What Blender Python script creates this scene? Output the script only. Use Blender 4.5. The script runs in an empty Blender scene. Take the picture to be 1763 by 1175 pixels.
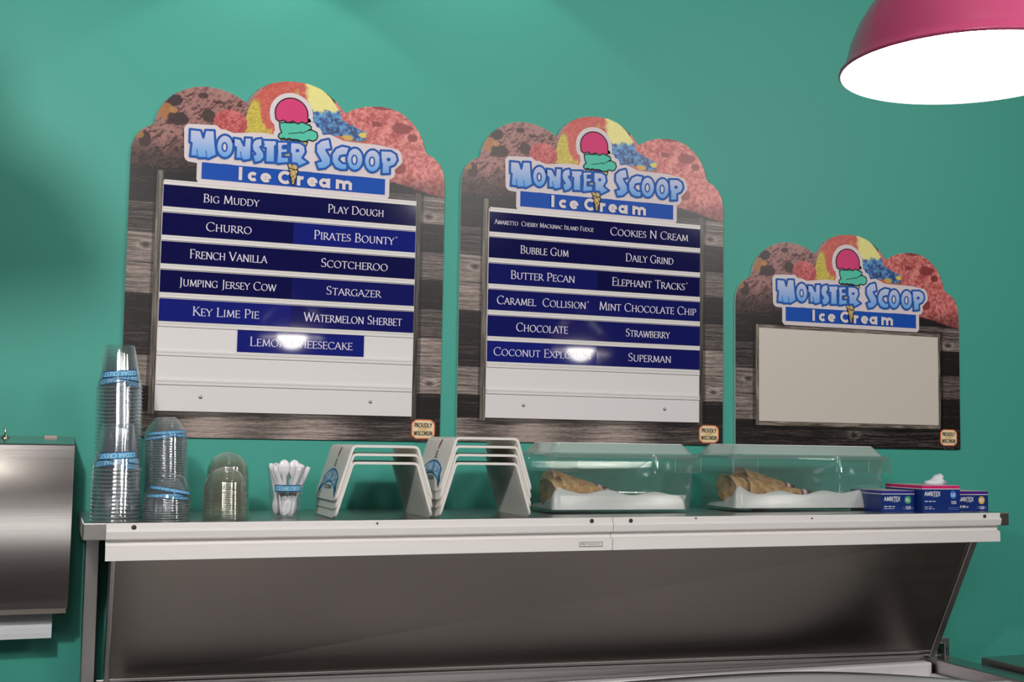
import bpy, bmesh, math, random
import numpy as np
from mathutils import Vector, Matrix
from mathutils.geometry import tessellate_polygon
random.seed(4)
PI = math.pi
S = bpy.context.scene
C = S.collection
# ------------------------------------------------------------------ camera
F_PX = 2104.97
yaw, pitch, roll = 0.3585924, 0.0816070, 0.0164998
cam_d = bpy.data.cameras.new('camera'); cam = bpy.data.objects.new('camera', cam_d); C.objects.link(cam)
f = Vector((math.sin(yaw)*math.cos(pitch), math.cos(yaw)*math.cos(pitch), math.sin(pitch)))
r0 = Vector((math.cos(yaw), -math.sin(yaw), 0)); u0 = r0.cross(f)
rr = math.cos(roll)*r0 + math.sin(roll)*u0; uu = -math.sin(roll)*r0 + math.cos(roll)*u0
cam.matrix_world = Matrix(((rr.x, uu.x, -f.x, -0.4495), (rr.y, uu.y, -f.y, -2.50137), (rr.z, uu.z, -f.z, 1.45), (0, 0, 0, 1)))
cam_d.sensor_fit = 'HORIZONTAL'; cam_d.sensor_width = 36; cam_d.lens = F_PX*36/1763; cam_d.clip_start = 0.02
S.camera = cam
# ------------------------------------------------------------------ world, lights, exposure
w = bpy.data.worlds.new('world'); S.world = w; w.use_nodes = True
w.node_tree.nodes['Background'].inputs[0].default_value = (0.75, 0.86, 1, 1)
w.node_tree.nodes['Background'].inputs[1].default_value = 0.3
S.view_settings.view_transform = 'Standard'; S.view_settings.look = 'None'
S.view_settings.exposure = 0.25; S.view_settings.gamma = 1; S.view_settings.use_curve_mapping = False
try:
    S.cycles.transparent_max_bounces = 80; S.cycles.max_bounces = 10; S.cycles.glossy_bounces = 5
    S.cycles.use_denoising = True; S.cycles.sample_clamp_indirect = 6; S.cycles.caustics_reflective = False
except Exception: pass
def lamp(name, kind, loc, energy, size, col=(1, .95, .88), target=None, spot=None, blend=.3, sy=None):
    d = bpy.data.lights.new(name, kind); d.energy = energy; d.color = col
    if kind == 'AREA':
        d.size = size
        if sy: d.shape = 'RECTANGLE'; d.size_y = sy
    else: d.shadow_soft_size = size
    if spot: d.spot_size = spot; d.spot_blend = blend
    o = bpy.data.objects.new(name, d); C.objects.link(o); o.location = loc
    if target is not None:
        o.rotation_euler = (Vector(target)-Vector(loc)).to_track_quat('-Z', 'Y').to_euler()
    return o
# unseen lamps; the spots and fill panels are added for their light
lamp('added_spot', 'SPOT', (-0.72, -1.62, 2.14), 46, .05, (1, .965, .93), (-0.2, 0, 1.8), 2.2, .6)  # added spot, placed to throw the left pendant's shadow on the wall
lamp('added_spot', 'SPOT', (1.36, -3.2, 2.80), 66, .25, (1, .97, .94), (0.4, 0, 1.6), 1.4, .7)  # added soft spot for the wall, set to miss the strips' reflections
lamp('added_spot', 'SPOT', (2.5, -2.6, 2.75), 72, .25, (1, .97, .94), (1.2, 0, 1.6), 1.4, .7)  # added soft spot for the right part of the wall
lamp('wall_washer', 'SPOT', (-0.06, -0.22, 2.585), 1.7, .015, (1, .97, .9), (-0.06, -0.22, 0), 1.79, .12)
lamp('wall_washer', 'SPOT', (0.42, -0.22, 2.67), 1.4, .015, (1, .97, .9), (0.42, -0.22, 0), 1.79, .12)
lamp('fill_panel', 'AREA', (-0.75, -3.3, 2.95), 15, .7, (1, .97, .93), (0.1, -1.4, 1.8))  # added fill that brightens the pink lamp shade from front left
lamp('fill_panel', 'AREA', (0.3, -3.6, 2.95), 12, 1.6, (1, .97, .93), (0.3, -3.6, 0), sy=.8)  # added overhead fill for the whole room
# ------------------------------------------------------------------ helpers
class MB:
    def __init__(s): s.v = []; s.f = []; s.c = []; s.mi = []; s.cur = 0; s.col = (1, 1, 1)
    def add(s, vs, fs, col=None):
        b = len(s.v); s.v += [tuple(p) for p in vs]; s.c += [col or s.col]*len(vs)
        s.f += [tuple(i+b for i in q) for q in fs]; s.mi += [s.cur]*len(fs)
    def box(s, x0, x1, y0, y1, z0, z1):
        s.add([(x, y, z) for z in (z0, z1) for y in (y0, y1) for x in (x0, x1)],
              [(0, 2, 3, 1), (4, 5, 7, 6), (0, 1, 5, 4), (2, 6, 7, 3), (0, 4, 6, 2), (1, 3, 7, 5)])
    def prism_x(s, prof, x0, x1):      # prof: closed list of (y,z)
        n = len(prof); s.add([(x0, y, z) for y, z in prof]+[(x1, y, z) for y, z in prof],
              [(i, i+n, (i+1) % n+n, (i+1) % n) for i in range(n)]+[tuple(range(n)), tuple(range(2*n-1, n-1, -1))])
    def rings(s, rings, caps=(False, False), closed=True):
        n = len(rings[0]); vs = [p for r in rings for p in r]; fs = []
        for k in range(len(rings)-1):
            for i in range(n if closed else n-1):
                j = (i+1) % n; fs.append((k*n+i, k*n+j, (k+1)*n+j, (k+1)*n+i))
        if caps[0]: fs.append(tuple(range(n-1, -1, -1)))
        if caps[1]: m = (len(rings)-1)*n; fs.append(tuple(m+i for i in range(n)))
        s.add(vs, fs)
    def lathe(s, prof, n=32, cx=0, cy=0, caps=(False, False)):
        s.rings([[(cx+r*math.cos(2*PI*i/n), cy+r*math.sin(2*PI*i/n), z) for i in range(n)] for r, z in prof], caps)
    def mesh(s, name, mats, smooth=False):
        m = bpy.data.meshes.new(name); m.from_pydata(s.v, [], s.f)
        for t in (mats if isinstance(mats, (list, tuple)) else [mats]): m.materials.append(t)
        if any(s.mi): m.polygons.foreach_set('material_index', s.mi)
        a = m.color_attributes.new('Col', 'FLOAT_COLOR', 'POINT')
        a.data.foreach_set('color', [q for c in s.c for q in (c[0], c[1], c[2], 1)])
        if smooth: m.polygons.foreach_set('use_smooth', [True]*len(m.polygons))
        m.update(); return m
def link(name, mesh, parent=None, label=None, cat=None, group=None, kind=None, loc=None):
    o = bpy.data.objects.new(name, mesh); C.objects.link(o)
    if parent: o.parent = parent
    if loc is not None: o.location = loc
    tag(o, label, cat, group, kind); return o
def tag(o, label=None, cat=None, group=None, kind=None):
    if label: o['label'] = label
    if cat: o['category'] = cat
    if group: o['group'] = group
    if kind: o['kind'] = kind
def empty(name, loc, label, cat, group=None, rz=0):
    o = link(name, None, None, label, cat, group, loc=loc); o.rotation_euler.z = rz; o.empty_display_size = .02; return o
def bevel(o, w=.002, seg=2, ang=35):
    m = o.modifiers.new('soft edge', 'BEVEL'); m.width = w; m.segments = seg; m.limit_method = 'ANGLE'; m.angle_limit = math.radians(ang); return o
def smooth_by_angle(mesh, ang=40):
    bm = bmesh.new(); bm.from_mesh(mesh); lim = math.radians(ang)
    for e in bm.edges: e.smooth = (len(e.link_faces) == 2 and e.calc_face_angle(0) < lim)
    for q in bm.faces: q.smooth = True
    bmesh.ops.recalc_face_normals(bm, faces=bm.faces); bm.to_mesh(mesh); bm.free()
def sl(c):   # sRGB 0-255 -> linear
    return tuple((x/255/12.92 if x/255 <= .04045 else ((x/255+.055)/1.055)**2.4) for x in c)
PRINT_GAIN = 1.08
def pc(c, g=PRINT_GAIN): return tuple(min(1, x*g) for x in sl(c))
# ------------------------------------------------------------------ materials
def mat(name, col=(.8, .8, .8), rough=.5, metal=0, spec=.5, **k):
    m = bpy.data.materials.new(name); m.use_nodes = True; b = m.node_tree.nodes['Principled BSDF']
    b.inputs['Base Color'].default_value = (*col, 1); b.inputs['Roughness'].default_value = rough
    b.inputs['Metallic'].default_value = metal; b.inputs['Specular IOR Level'].default_value = spec
    for a, v in k.items(): b.inputs[a.replace('_', ' ')].default_value = v
    return m
def noise_bump(m, scale=(200, 200, 200), strength=.1, dist=.001, detail=3, rough_amt=0, col_amt=0):
    nt = m.node_tree; b = nt.nodes['Principled BSDF']
    tc = nt.nodes.new('ShaderNodeTexCoord'); mp = nt.nodes.new('ShaderNodeMapping'); nz = nt.nodes.new('ShaderNodeTexNoise')
    mp.inputs['Scale'].default_value = scale; nz.inputs['Scale'].default_value = 1; nz.inputs['Detail'].default_value = detail
    nt.links.new(tc.outputs['Object'], mp.inputs[0]); nt.links.new(mp.outputs[0], nz.inputs['Vector'])
    bp = nt.nodes.new('ShaderNodeBump'); bp.inputs['Strength'].default_value = strength; bp.inputs['Distance'].default_value = dist
    nt.links.new(nz.outputs[0], bp.inputs['Height']); nt.links.new(bp.outputs[0], b.inputs['Normal'])
    if rough_amt:
        mr = nt.nodes.new('ShaderNodeMapRange'); r = b.inputs['Roughness'].default_value
        mr.inputs[3].default_value = r-rough_amt; mr.inputs[4].default_value = r+rough_amt
        nt.links.new(nz.outputs[0], mr.inputs[0]); nt.links.new(mr.outputs[0], b.inputs['Roughness'])
    if col_amt:
        c = b.inputs['Base Color'].default_value[:3]; mx = nt.nodes.new('ShaderNodeMix'); mx.data_type = 'RGBA'
        mx.inputs[6].default_value = (*[x*(1-col_amt) for x in c], 1); mx.inputs[7].default_value = (*[min(1, x*(1+col_amt)) for x in c], 1)
        nt.links.new(nz.outputs[0], mx.inputs[0]); nt.links.new(mx.outputs[2], b.inputs['Base Color'])
    return m
def vcol(name, rough=.35, spec=.5):
    m = mat(name, rough=rough, spec=spec); nt = m.node_tree; a = nt.nodes.new('ShaderNodeVertexColor'); a.layer_name = 'Col'
    nt.links.new(a.outputs[0], nt.nodes['Principled BSDF'].inputs['Base Color']); return m
def clear(name, tint=(.93, .95, .95), rough=.05, haze=0.0, ior=1.5, haze_col=(.8, .85, .85)):
    m = bpy.data.materials.new(name); m.use_nodes = True; nt = m.node_tree; nt.nodes.clear()
    out = nt.nodes.new('ShaderNodeOutputMaterial'); t = nt.nodes.new('ShaderNodeBsdfTransparent'); g = nt.nodes.new('ShaderNodeBsdfGlossy')
    t.inputs[0].default_value = (*tint, 1); g.inputs['Roughness'].default_value = rough; g.inputs[0].default_value = (1, 1, 1, 1)
    lw = nt.nodes.new('ShaderNodeLayerWeight'); lw.inputs[0].default_value = .5; pw = nt.nodes.new('ShaderNodeMath'); pw.operation = 'POWER'; pw.inputs[1].default_value = 4
    fr = nt.nodes.new('ShaderNodeMapRange'); f0 = ((ior-1)/(ior+1))**2; fr.inputs[3].default_value = f0*1.3; fr.inputs[4].default_value = .75
    nt.links.new(lw.outputs['Facing'], pw.inputs[0]); nt.links.new(pw.outputs[0], fr.inputs[0])
    mx = nt.nodes.new('ShaderNodeMixShader'); nt.links.new(fr.outputs[0], mx.inputs[0]); nt.links.new(g.outputs[0], mx.inputs[2])
    if haze:
        d = nt.nodes.new('ShaderNodeBsdfDiffuse'); d.inputs[0].default_value = (*haze_col, 1)
        m2 = nt.nodes.new('ShaderNodeMixShader'); m2.inputs[0].default_value = haze
        nt.links.new(t.outputs[0], m2.inputs[1]); nt.links.new(d.outputs[0], m2.inputs[2]); nt.links.new(m2.outputs[0], mx.inputs[1])
    else: nt.links.new(t.outputs[0], mx.inputs[1])
    nt.links.new(mx.outputs[0], out.inputs[0]); return m
def emit(name, col, s):
    m = bpy.data.materials.new(name); m.use_nodes = True; nt = m.node_tree; nt.nodes.clear()
    e = nt.nodes.new('ShaderNodeEmission'); o = nt.nodes.new('ShaderNodeOutputMaterial'); e.inputs[0].default_value = (*col, 1); e.inputs[1].default_value = s
    nt.links.new(e.outputs[0], o.inputs[0]); return m
M_WALL = noise_bump(mat('teal_paint', (.058, .375, .30), .5, spec=.35), (260, 260, 260), .25, .0006)
M_PRINT = vcol('gloss_print', .32, .35)
M_INK = vcol('ink', .45, .18)
M_STRIPINK = vcol('strip_lettering', .12, .5)
M_WHITE = mat('white_plastic', (.78, .75, .76), .35)
M_RAIL = noise_bump(mat('painted_aluminium', (.74, .71, .70), .38), (3, 60, 200), .05, .0005, col_amt=.03)
M_STEEL = noise_bump(mat('brushed_steel', (.50, .48, .47), .3, 1), (6, 400, 600), .12, .0004, 4, .06)
M_STEELF = noise_bump(mat('satin_steel_front', (.50, .475, .465), .17, 1), (4, 300, 500), .05, .0003, 3, .03)
M_STEELV = noise_bump(mat('brushed_steel_upright', (.46, .45, .45), .34, 1), (400, 400, 8), .1, .0004, 4, .05)
M_STEELDK = noise_bump(mat('dark_steel', (.235, .205, .188), .31, 1), (2, 160, 160), .03, .0004, 2, .05)  # evenly darker, browner base than the other steels
M_NAVY = mat('navy_acrylic', (.010, .012, .125), .06, spec=.6)
M_NAVY2 = mat('navy_acrylic_sheen', (.012, .018, .20), .05, spec=.6)  # navy made bluer, putting reflected sheen into its colour
M_NAVY3 = mat('navy_acrylic_dim', (.007, .007, .07), .07, spec=.6)  # navy made darker for strips that reflect less
M_BOARDEDGE = mat('board_edge', (.55, .62, .6), .4)
M_CUP = clear('clear_cup_plastic', (.955, .962, .968), .045, .022, 1.65, (.7, .75, .8))
M_CUPRIM = clear('clear_cup_rim', (.82, .84, .86), .06, .13, 1.9, (.75, .8, .83))
M_DOME = clear('clear_dome_plastic', (.955, .957, .94), .045, .03, 1.65, (.72, .76, .60))
M_BOX = clear('polycarbonate', (.95, .968, .963), .04, .045, 1.6, (.55, .66, .63))
M_BOXLID = clear('polycarbonate_lid', (.82, .87, .85), .08, .28, 1.6, (.42, .52, .50))
M_BEVEL = clear('polycarbonate_lit_bevel', (.8, .85, .82), .15, .55, 1.6, (.58, .68, .64))  # paler haze imitates light caught on the lid's bevel
M_STAND = noise_bump(mat('ivory_plastic', (.93, .90, .87), .3), (30, 30, 30), .03, .001)
_n = M_STAND.node_tree; _t = _n.nodes.new('ShaderNodeBsdfTranslucent'); _t.inputs[0].default_value = (.85, .83, .76, 1); _m = _n.nodes.new('ShaderNodeMixShader'); _m.inputs[0].default_value = .3
_o = _n.nodes['Material Output']; _n.links.new(_n.nodes['Principled BSDF'].outputs[0], _m.inputs[1]); _n.links.new(_t.outputs[0], _m.inputs[2]); _n.links.new(_m.outputs[0], _o.inputs[0])
M_SPOON = mat('white_spoon_plastic', (.82, .79, .82), .25)
M_TOWEL = noise_bump(mat('white_towel', (.85, .82, .82), .9, spec=.1), (300, 300, 300), .4, .001)
M_PAPER = noise_bump(mat('white_paper', (.75, .78, .83), .8, spec=.1), (60, 60, 60), .1, .001)
M_DARK = mat('dark_fastener', (.05, .045, .04), .4, .6)
M_SCREW = mat('steel_screw', (.35, .34, .33), .35, .9)
T_LETTERS = [["M",[[-214.3,68.0],[-192.5,67.7],[-187.4,53.0],[-184.1,69.5],[-165.9,70.6],[-163.1,42.0],[-159.5,19.6],[-176.7,10.0],[-180.2,11.8],[-195.8,10.3],[-198.0,12.9],[-212.2,12.7],[-210.2,40.0],[-214.2,41.0]],[[[-199.2,28.4],[-197.3,13.7]],[[-181.7,27.3],[-179.1,11.9]]],None,None],["O",[[-126.9,41.4],[-127.5,33.8],[-129.7,26.8],[-133.3,21.1],[-138.0,17.1],[-143.3,15.4],[-148.6,16.1],[-153.5,19.1],[-157.5,24.0],[-160.2,30.5],[-161.3,37.9],[-160.7,45.5],[-158.5,52.5],[-154.9,58.2],[-150.2,62.1],[-145.0,63.9],[-139.6,63.3],[-134.7,60.3],[-130.7,55.3],[-128.0,48.8]],[],[[-140.1,38.6],[-140.4,34.7],[-141.6,31.5],[-143.4,29.7],[-145.5,29.4],[-147.4,31.0],[-148.8,33.9],[-149.4,37.7],[-149.1,41.6],[-147.9,44.8],[-146.1,46.7],[-144.0,46.9],[-142.1,45.4],[-140.7,42.4]],"w"],["N",[[-127.5,59.3],[-113.5,58.6],[-106.1,44.9],[-105.0,62.3],[-90.6,63.1],[-90.9,17.7],[-105.7,13.1],[-110.0,17.0],[-122.5,16.3],[-122.2,39.7],[-126.9,41.4]],[[[-112.6,31.4],[-110.0,17.3]]],None,None],["S",[[-82.8,61.7],[-71.0,64.7],[-66.3,51.2],[-73.1,45.1],[-65.0,33.9],[-64.0,24.6],[-70.7,15.3],[-83.9,10.9],[-88.7,27.3],[-82.5,30.0],[-89.1,38.0],[-90.5,48.0],[-88.3,56.1]],[],None,None],["T",[[-69.4,61.0],[-39.0,63.1],[-39.6,51.7],[-43.1,50.2],[-42.5,15.6],[-62.2,14.4],[-62.2,44.3],[-68.2,45.6]],[],None,None],["E",[[-39.9,60.4],[-16.6,62.5],[-16.3,54.1],[-27.2,52.2],[-27.1,47.4],[-16.4,48.5],[-16.8,39.2],[-27.5,37.2],[-27.2,29.4],[-14.4,30.7],[-12.6,18.3],[-37.4,13.5],[-39.7,16.9],[-38.3,40.2]],[],None,None],["R",[[-12.2,62.2],[7.9,62.6],[18.0,57.5],[20.9,44.2],[14.0,31.4],[27.3,22.9],[7.0,11.6],[2.1,18.4],[-9.2,17.7],[-9.8,37.0],[-12.4,40.9]],[],[[6.4,45.9],[5.8,44.4],[4.3,43.3],[2.4,43.1],[0.8,43.9],[0.2,45.3],[0.8,46.8],[2.3,47.9],[4.2,48.1],[5.7,47.3]],"b"],["S2",[[67.5,77.3],[69.8,75.8],[74.3,55.9],[63.1,53.0],[73.8,36.7],[73.9,23.4],[62.8,13.3],[47.6,10.4],[41.8,24.8],[52.9,28.8],[41.7,46.7],[42.1,62.9],[52.3,72.5]],[],None,None],["C",[[112.9,63.9],[96.6,65.5],[83.5,59.0],[75.1,45.6],[75.5,29.5],[83.2,17.0],[95.1,13.4],[108.4,14.9],[109.2,28.3],[98.4,28.7],[90.8,35.4],[93.5,43.0],[101.6,45.6],[108.2,45.7]],[],None,None],["O2",[[142.9,41.2],[142.2,33.4],[139.8,26.2],[136.0,20.4],[131.0,16.4],[125.4,14.6],[119.8,15.3],[114.7,18.3],[110.5,23.4],[107.8,30.1],[106.7,37.7],[107.4,45.4],[109.7,52.6],[113.6,58.5],[118.5,62.5],[124.1,64.3],[129.7,63.6],[134.9,60.6],[139.0,55.5],[141.8,48.8]],[],[[129.1,38.4],[128.7,34.2],[127.3,30.7],[125.2,28.6],[122.8,28.4],[120.6,30.0],[119.1,33.2],[118.4,37.3],[118.8,41.6],[120.2,45.0],[122.3,47.1],[124.7,47.3],[126.9,45.7],[128.5,42.5]],"w"],["O3",[[181.2,41.2],[180.5,33.4],[178.1,26.2],[174.2,20.3],[169.2,16.2],[163.6,14.5],[157.9,15.2],[152.7,18.2],[148.5,23.4],[145.7,30.1],[144.6,37.7],[145.3,45.4],[147.7,52.7],[151.6,58.6],[156.6,62.6],[162.2,64.4],[167.9,63.8],[173.1,60.7],[177.3,55.6],[180.1,48.9]],[],[[167.1,38.4],[166.7,34.1],[165.3,30.6],[163.2,28.5],[160.8,28.3],[158.6,30.0],[157.0,33.2],[156.3,37.3],[156.8,41.5],[158.2,45.1],[160.3,47.1],[162.7,47.4],[164.9,45.7],[166.5,42.5]],"w"],["P",[[179.6,63.8],[203.1,65.2],[214.7,58.7],[218.0,46.3],[211.4,34.4],[201.2,29.7],[201.6,15.2],[182.9,12.7],[183.4,35.4],[180.0,36.6]],[],[[201.1,46.1],[200.5,44.3],[198.9,43.1],[196.8,42.9],[195.1,43.8],[194.4,45.5],[195.0,47.3],[196.7,48.6],[198.7,48.8],[200.4,47.8]],"b"]]
T_BACKING = [[[-214.3,68.0],[-165.9,70.6],[-156.7,64.1],[-144.9,63.2],[-128.8,58.4],[-113.6,60.0],[-90.6,63.1],[-71.0,64.7],[-39.0,63.1],[-16.6,62.5],[-12.2,62.2],[7.9,62.6],[20.6,51.5],[27.3,22.9],[7.0,11.6],[-37.4,13.5],[-83.9,10.9],[-105.7,13.1],[-143.3,15.4],[-176.7,10.0],[-212.2,12.7]],[[20.6,51.5],[27.3,22.9],[44.7,11.0],[47.6,10.4],[92.2,12.7],[125.4,14.8],[163.6,14.5],[182.9,12.7],[201.6,15.2],[201.2,29.7],[218.0,46.3],[214.7,58.7],[179.6,63.8],[162.2,64.4],[124.1,64.2],[96.6,65.5],[69.8,75.8],[52.3,72.5],[41.2,62.8]]]
T_BAR = [[-188.4,3.3],[192.1,3.2],[191.7,-30.3],[-188.2,-31.6]]
T_CONE = [[-31.2,67.1],[-25.0,66.7],[-8.7,66.3],[11.9,65.9],[24.3,66.5],[19.6,52.5],[1.7,-1.4],[-5.3,-7.9],[-9.6,-2.5],[-24.1,37.7]]
T_MINT = [[-35.3,99.9],[-26.2,102.4],[-9.8,102.7],[6.5,107.6],[18.9,108.9],[22.2,103.0],[30.6,99.7],[30.7,94.5],[24.6,90.7],[31.8,92.5],[42.4,88.4],[45.1,80.2],[41.8,72.5],[34.6,68.7],[26.3,70.9],[21.2,67.3],[11.9,65.9],[3.6,68.6],[-2.6,69.0],[-8.7,67.9],[-14.9,69.8],[-20.0,67.2],[-26.1,69.1],[-33.2,66.9],[-37.0,71.2],[-35.6,77.0],[-30.2,80.7],[-33.9,88.6]]
T_MINTLINE = [[-16.2,79.7],[3.2,83.2],[9.3,85.9],[11.4,83.0],[24.6,90.7]]
T_PINK = [[-39.5,102.6],[-42.7,109.5],[-39.9,117.1],[-43.3,127.2],[-45.6,135.2],[-41.9,147.1],[-34.0,154.3],[-21.8,159.9],[-13.7,162.9],[-3.4,163.1],[9.1,158.3],[14.6,148.4],[15.0,135.8],[16.2,128.6],[20.9,123.9],[21.8,116.6],[17.8,109.9],[8.5,109.5],[2.5,105.5],[-5.8,106.3],[-11.9,103.1],[-22.1,104.1],[-30.2,101.5]]
T_OUTLINE = [[-323.6,-68.4],[-325.0,-33.7],[-325.9,1.0],[-324.6,24.4],[-318.3,42.9],[-310.4,54.6],[-298.8,63.9],[-285.1,70.5],[-281.6,83.0],[-276.3,99.8],[-265.0,119.3],[-248.3,135.8],[-228.0,148.2],[-207.3,156.1],[-184.6,159.4],[-157.9,157.4],[-134.5,151.0],[-116.2,142.8],[-102.5,134.8],[-94.7,149.3],[-83.0,164.2],[-67.2,175.4],[-47.1,184.1],[-24.8,189.3],[-2.3,190.9],[22.7,189.4],[45.8,182.6],[65.0,172.1],[82.2,158.2],[95.3,142.7],[101.6,135.4],[122.3,147.2],[147.1,155.3],[180.1,159.0],[203.7,156.4],[227.4,147.4],[249.7,130.3],[264.0,112.4],[273.4,93.9],[278.8,72.9],[283.0,66.0],[297.2,60.2],[311.5,46.9],[321.0,28.3],[324.1,7.0]]
# ------------------------------------------------------------------ lettering made of pen strokes
def arc(cx, cy, rx, ry, a0, a1, n=10):
    return [(cx+rx*math.cos(math.radians(a0+(a1-a0)*i/n)), cy+ry*math.sin(math.radians(a0+(a1-a0)*i/n))) for i in range(n+1)]
G = {
'A': (.72, [[(.03, 0), (.35, 1)], [(.35, 1), (.69, 0)], [(.14, .36), (.57, .36)]], [(.03, 0, .09), (.69, 0, .1)]),
'B': (.60, [[(.12, 0), (.12, 1)], [(.12, 1), (.28, 1)]+arc(.28, .76, .2, .24, 90, -90)+[(.12, .52)], [(.12, .52), (.3, .52)]+arc(.3, .26, .24, .26, 90, -90)+[(.12, 0)]], [(.08, 0, .07), (.08, 1, .07)]),
'C': (.76, [arc(.44, .5, .38, .5, 48, 180, 9)+arc(.44, .5, .38, .5, 180, 312, 9)[1:]], [(.70, .86, 0, .1), (.70, .14, 0, .07)]),
'D': (.80, [[(.12, 0), (.12, 1)], [(.12, 1), (.3, 1)]+arc(.3, .5, .42, .5, 90, -90, 12)+[(.12, 0)]], [(.08, 0, .07), (.08, 1, .07)]),
'E': (.56, [[(.12, 0), (.12, 1)], [(.12, 1), (.5, 1)], [(.12, .52), (.45, .52)], [(.12, 0), (.53, 0)]], [(.08, 0, .07), (.08, 1, .07), (.5, .95, 0, .09), (.53, .06, 0, .1), (.45, .52, 0, .07)]),
'F': (.52, [[(.12, 0), (.12, 1)], [(.12, 1), (.5, 1)], [(.12, .52), (.43, .52)]], [(.12, 0, .1), (.08, 1, .07), (.5, .95, 0, .09)]),
'G': (.80, [arc(.44, .5, .38, .5, 48, 180, 9)+arc(.44, .5, .38, .5, 180, 300, 9)[1:], [(.68, .06), (.68, .42)]], [(.70, .86, 0, .1), (.68, .42, .1)]),
'H': (.80, [[(.14, 0), (.14, 1)], [(.66, 0), (.66, 1)], [(.14, .52), (.66, .52)]], [(.14, 0, .1), (.14, 1, .1), (.66, 0, .1), (.66, 1, .1)]),
'I': (.30, [[(.15, 0), (.15, 1)]], [(.15, 0, .1), (.15, 1, .1)]),
'J': (.34, [[(.2, 1), (.2, .0)]+arc(.04, 0, .16, .24, 0, -80, 5)], [(.2, 1, .1)]),
'K': (.68, [[(.14, 0), (.14, 1)], [(.14, .45), (.56, 1)], [(.26, .58), (.68, 0)]], [(.14, 0, .1), (.14, 1, .1), (.56, 1, .08), (.66, 0, .08)]),
'L': (.55, [[(.12, 0), (.12, 1)], [(.12, 0), (.53, 0)]], [(.08, 0, .07), (.12, 1, .1), (.53, .06, 0, .1)]),
'M': (.92, [[(.12, 0), (.18, 1)], [(.18, 1), (.47, .08)], [(.47, .08), (.76, 1)], [(.76, 1), (.83, 0)]], [(.12, 0, .09), (.83, 0, .1)]),
'N': (.82, [[(.13, 0), (.13, 1)], [(.13, 1), (.70, 0)], [(.70, 0), (.70, 1)]], [(.13, 0, .1), (.70, 1, .1), (.08, 1, .05)]),
'O': (.88, [arc(.44, .5, .37, .5, 0, 360, 24)], []),
'P': (.56, [[(.12, 0), (.12, 1)], [(.12, 1), (.28, 1)]+arc(.28, .72, .23, .28, 90, -90)+[(.18, .44)]], [(.12, 0, .1), (.08, 1, .07)]),
'R': (.66, [[(.12, 0), (.12, 1)], [(.12, 1), (.28, 1)]+arc(.28, .74, .21, .26, 90, -90)+[(.14, .48)], [(.28, .48), (.66, 0)]], [(.12, 0, .1), (.08, 1, .07), (.66, 0, .06)]),
'S': (.52, [arc(.27, .755, .18, .245, 40, 180, 7)+arc(.27, .755, .18, .245, 180, 270, 4)[1:]+arc(.25, .26, .2, .26, 80, -60, 8)+[(.06, .06)]], [(.42, .90, 0, .09), (.06, .13, 0, .09)]),
'T': (.66, [[(.33, 0), (.33, 1)], [(.03, 1), (.63, 1)]], [(.33, 0, .1), (.03, .95, 0, .09), (.63, .95, 0, .09)]),
'U': (.78, [[(.13, 1), (.13, .3)]+arc(.39, .3, .26, .3, 180, 360, 12)+[(.65, 1)]], [(.13, 1, .1), (.65, 1, .1)]),
'V': (.72, [[(.03, 1), (.36, 0)], [(.36, 0), (.68, 1)]], [(.03, 1, .09), (.68, 1, .09)]),
'W': (1.04, [[(.04, 1), (.29, 0)], [(.29, 0), (.52, .95)], [(.50, 1), (.76, 0)], [(.76, 0), (1.0, 1)]], [(.04, 1, .09), (.5, 1, .08), (1.0, 1, .09)]),
'X': (.72, [[(.05, 0), (.66, 1)], [(.06, 1), (.67, 0)]], [(.05, 0, .08), (.66, 1, .08), (.06, 1, .08), (.67, 0, .08)]),
'Y': (.66, [[(.03, 1), (.33, .5)], [(.63, 1), (.33, .5)], [(.33, .5), (.33, 0)]], [(.33, 0, .1), (.03, 1, .08), (.63, 1, .08)]),
'Z': (.62, [[(.05, 1), (.56, 1)], [(.56, 1), (.05, 0)], [(.05, 0), (.58, 0)]], []),
'1': (.42, [[(.08, .8), (.24, 1)], [(.24, 1), (.24, 0)]], []),
'0': (.60, [arc(.3, .5, .22, .5, 0, 360, 20)], []),
}
JC = [0]
def jit_(plane):       # overlapping strokes of one ink never lie in exactly the same plane
    JC[0] += 1; return plane+((JC[0]*7) % 31)*.012
def stroke(mb, P, pts, w, plane, joints=False, nib=None):
    for (x0, y0), (x1, y1) in zip(pts[:-1], pts[1:]):
        dx, dy = x1-x0, y1-y0; L = math.hypot(dx, dy)
        if L < 1e-9: continue
        ww = w
        if nib: ww = max(nib, w*abs(math.sin(math.atan2(dy, dx)-math.radians(22))))
        e = .0 if nib else 0
        nx, ny = -dy/L*ww/2, dx/L*ww/2; ex, ey = dx/L*ww*.12, dy/L*ww*.12
        q = [(x0+nx-ex, y0+ny-ey), (x1+nx+ex, y1+ny+ey), (x1-nx+ex, y1-ny+ey), (x0-nx-ex, y0-ny-ey)]
        pj = jit_(plane); mb.add([P(a, b, pj) for a, b in q], [(0, 3, 2, 1)])
    if joints:
        for x, y in pts: disc(mb, P, x, y, w/2, plane)
def disc(mb, P, x, y, r, plane, n=12, ry=None):
    ry = ry or r; plane = jit_(plane)
    mb.add([P(x+r*math.cos(2*PI*i/n), y+ry*math.sin(2*PI*i/n), plane) for i in range(n)], [tuple(range(n))])
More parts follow.
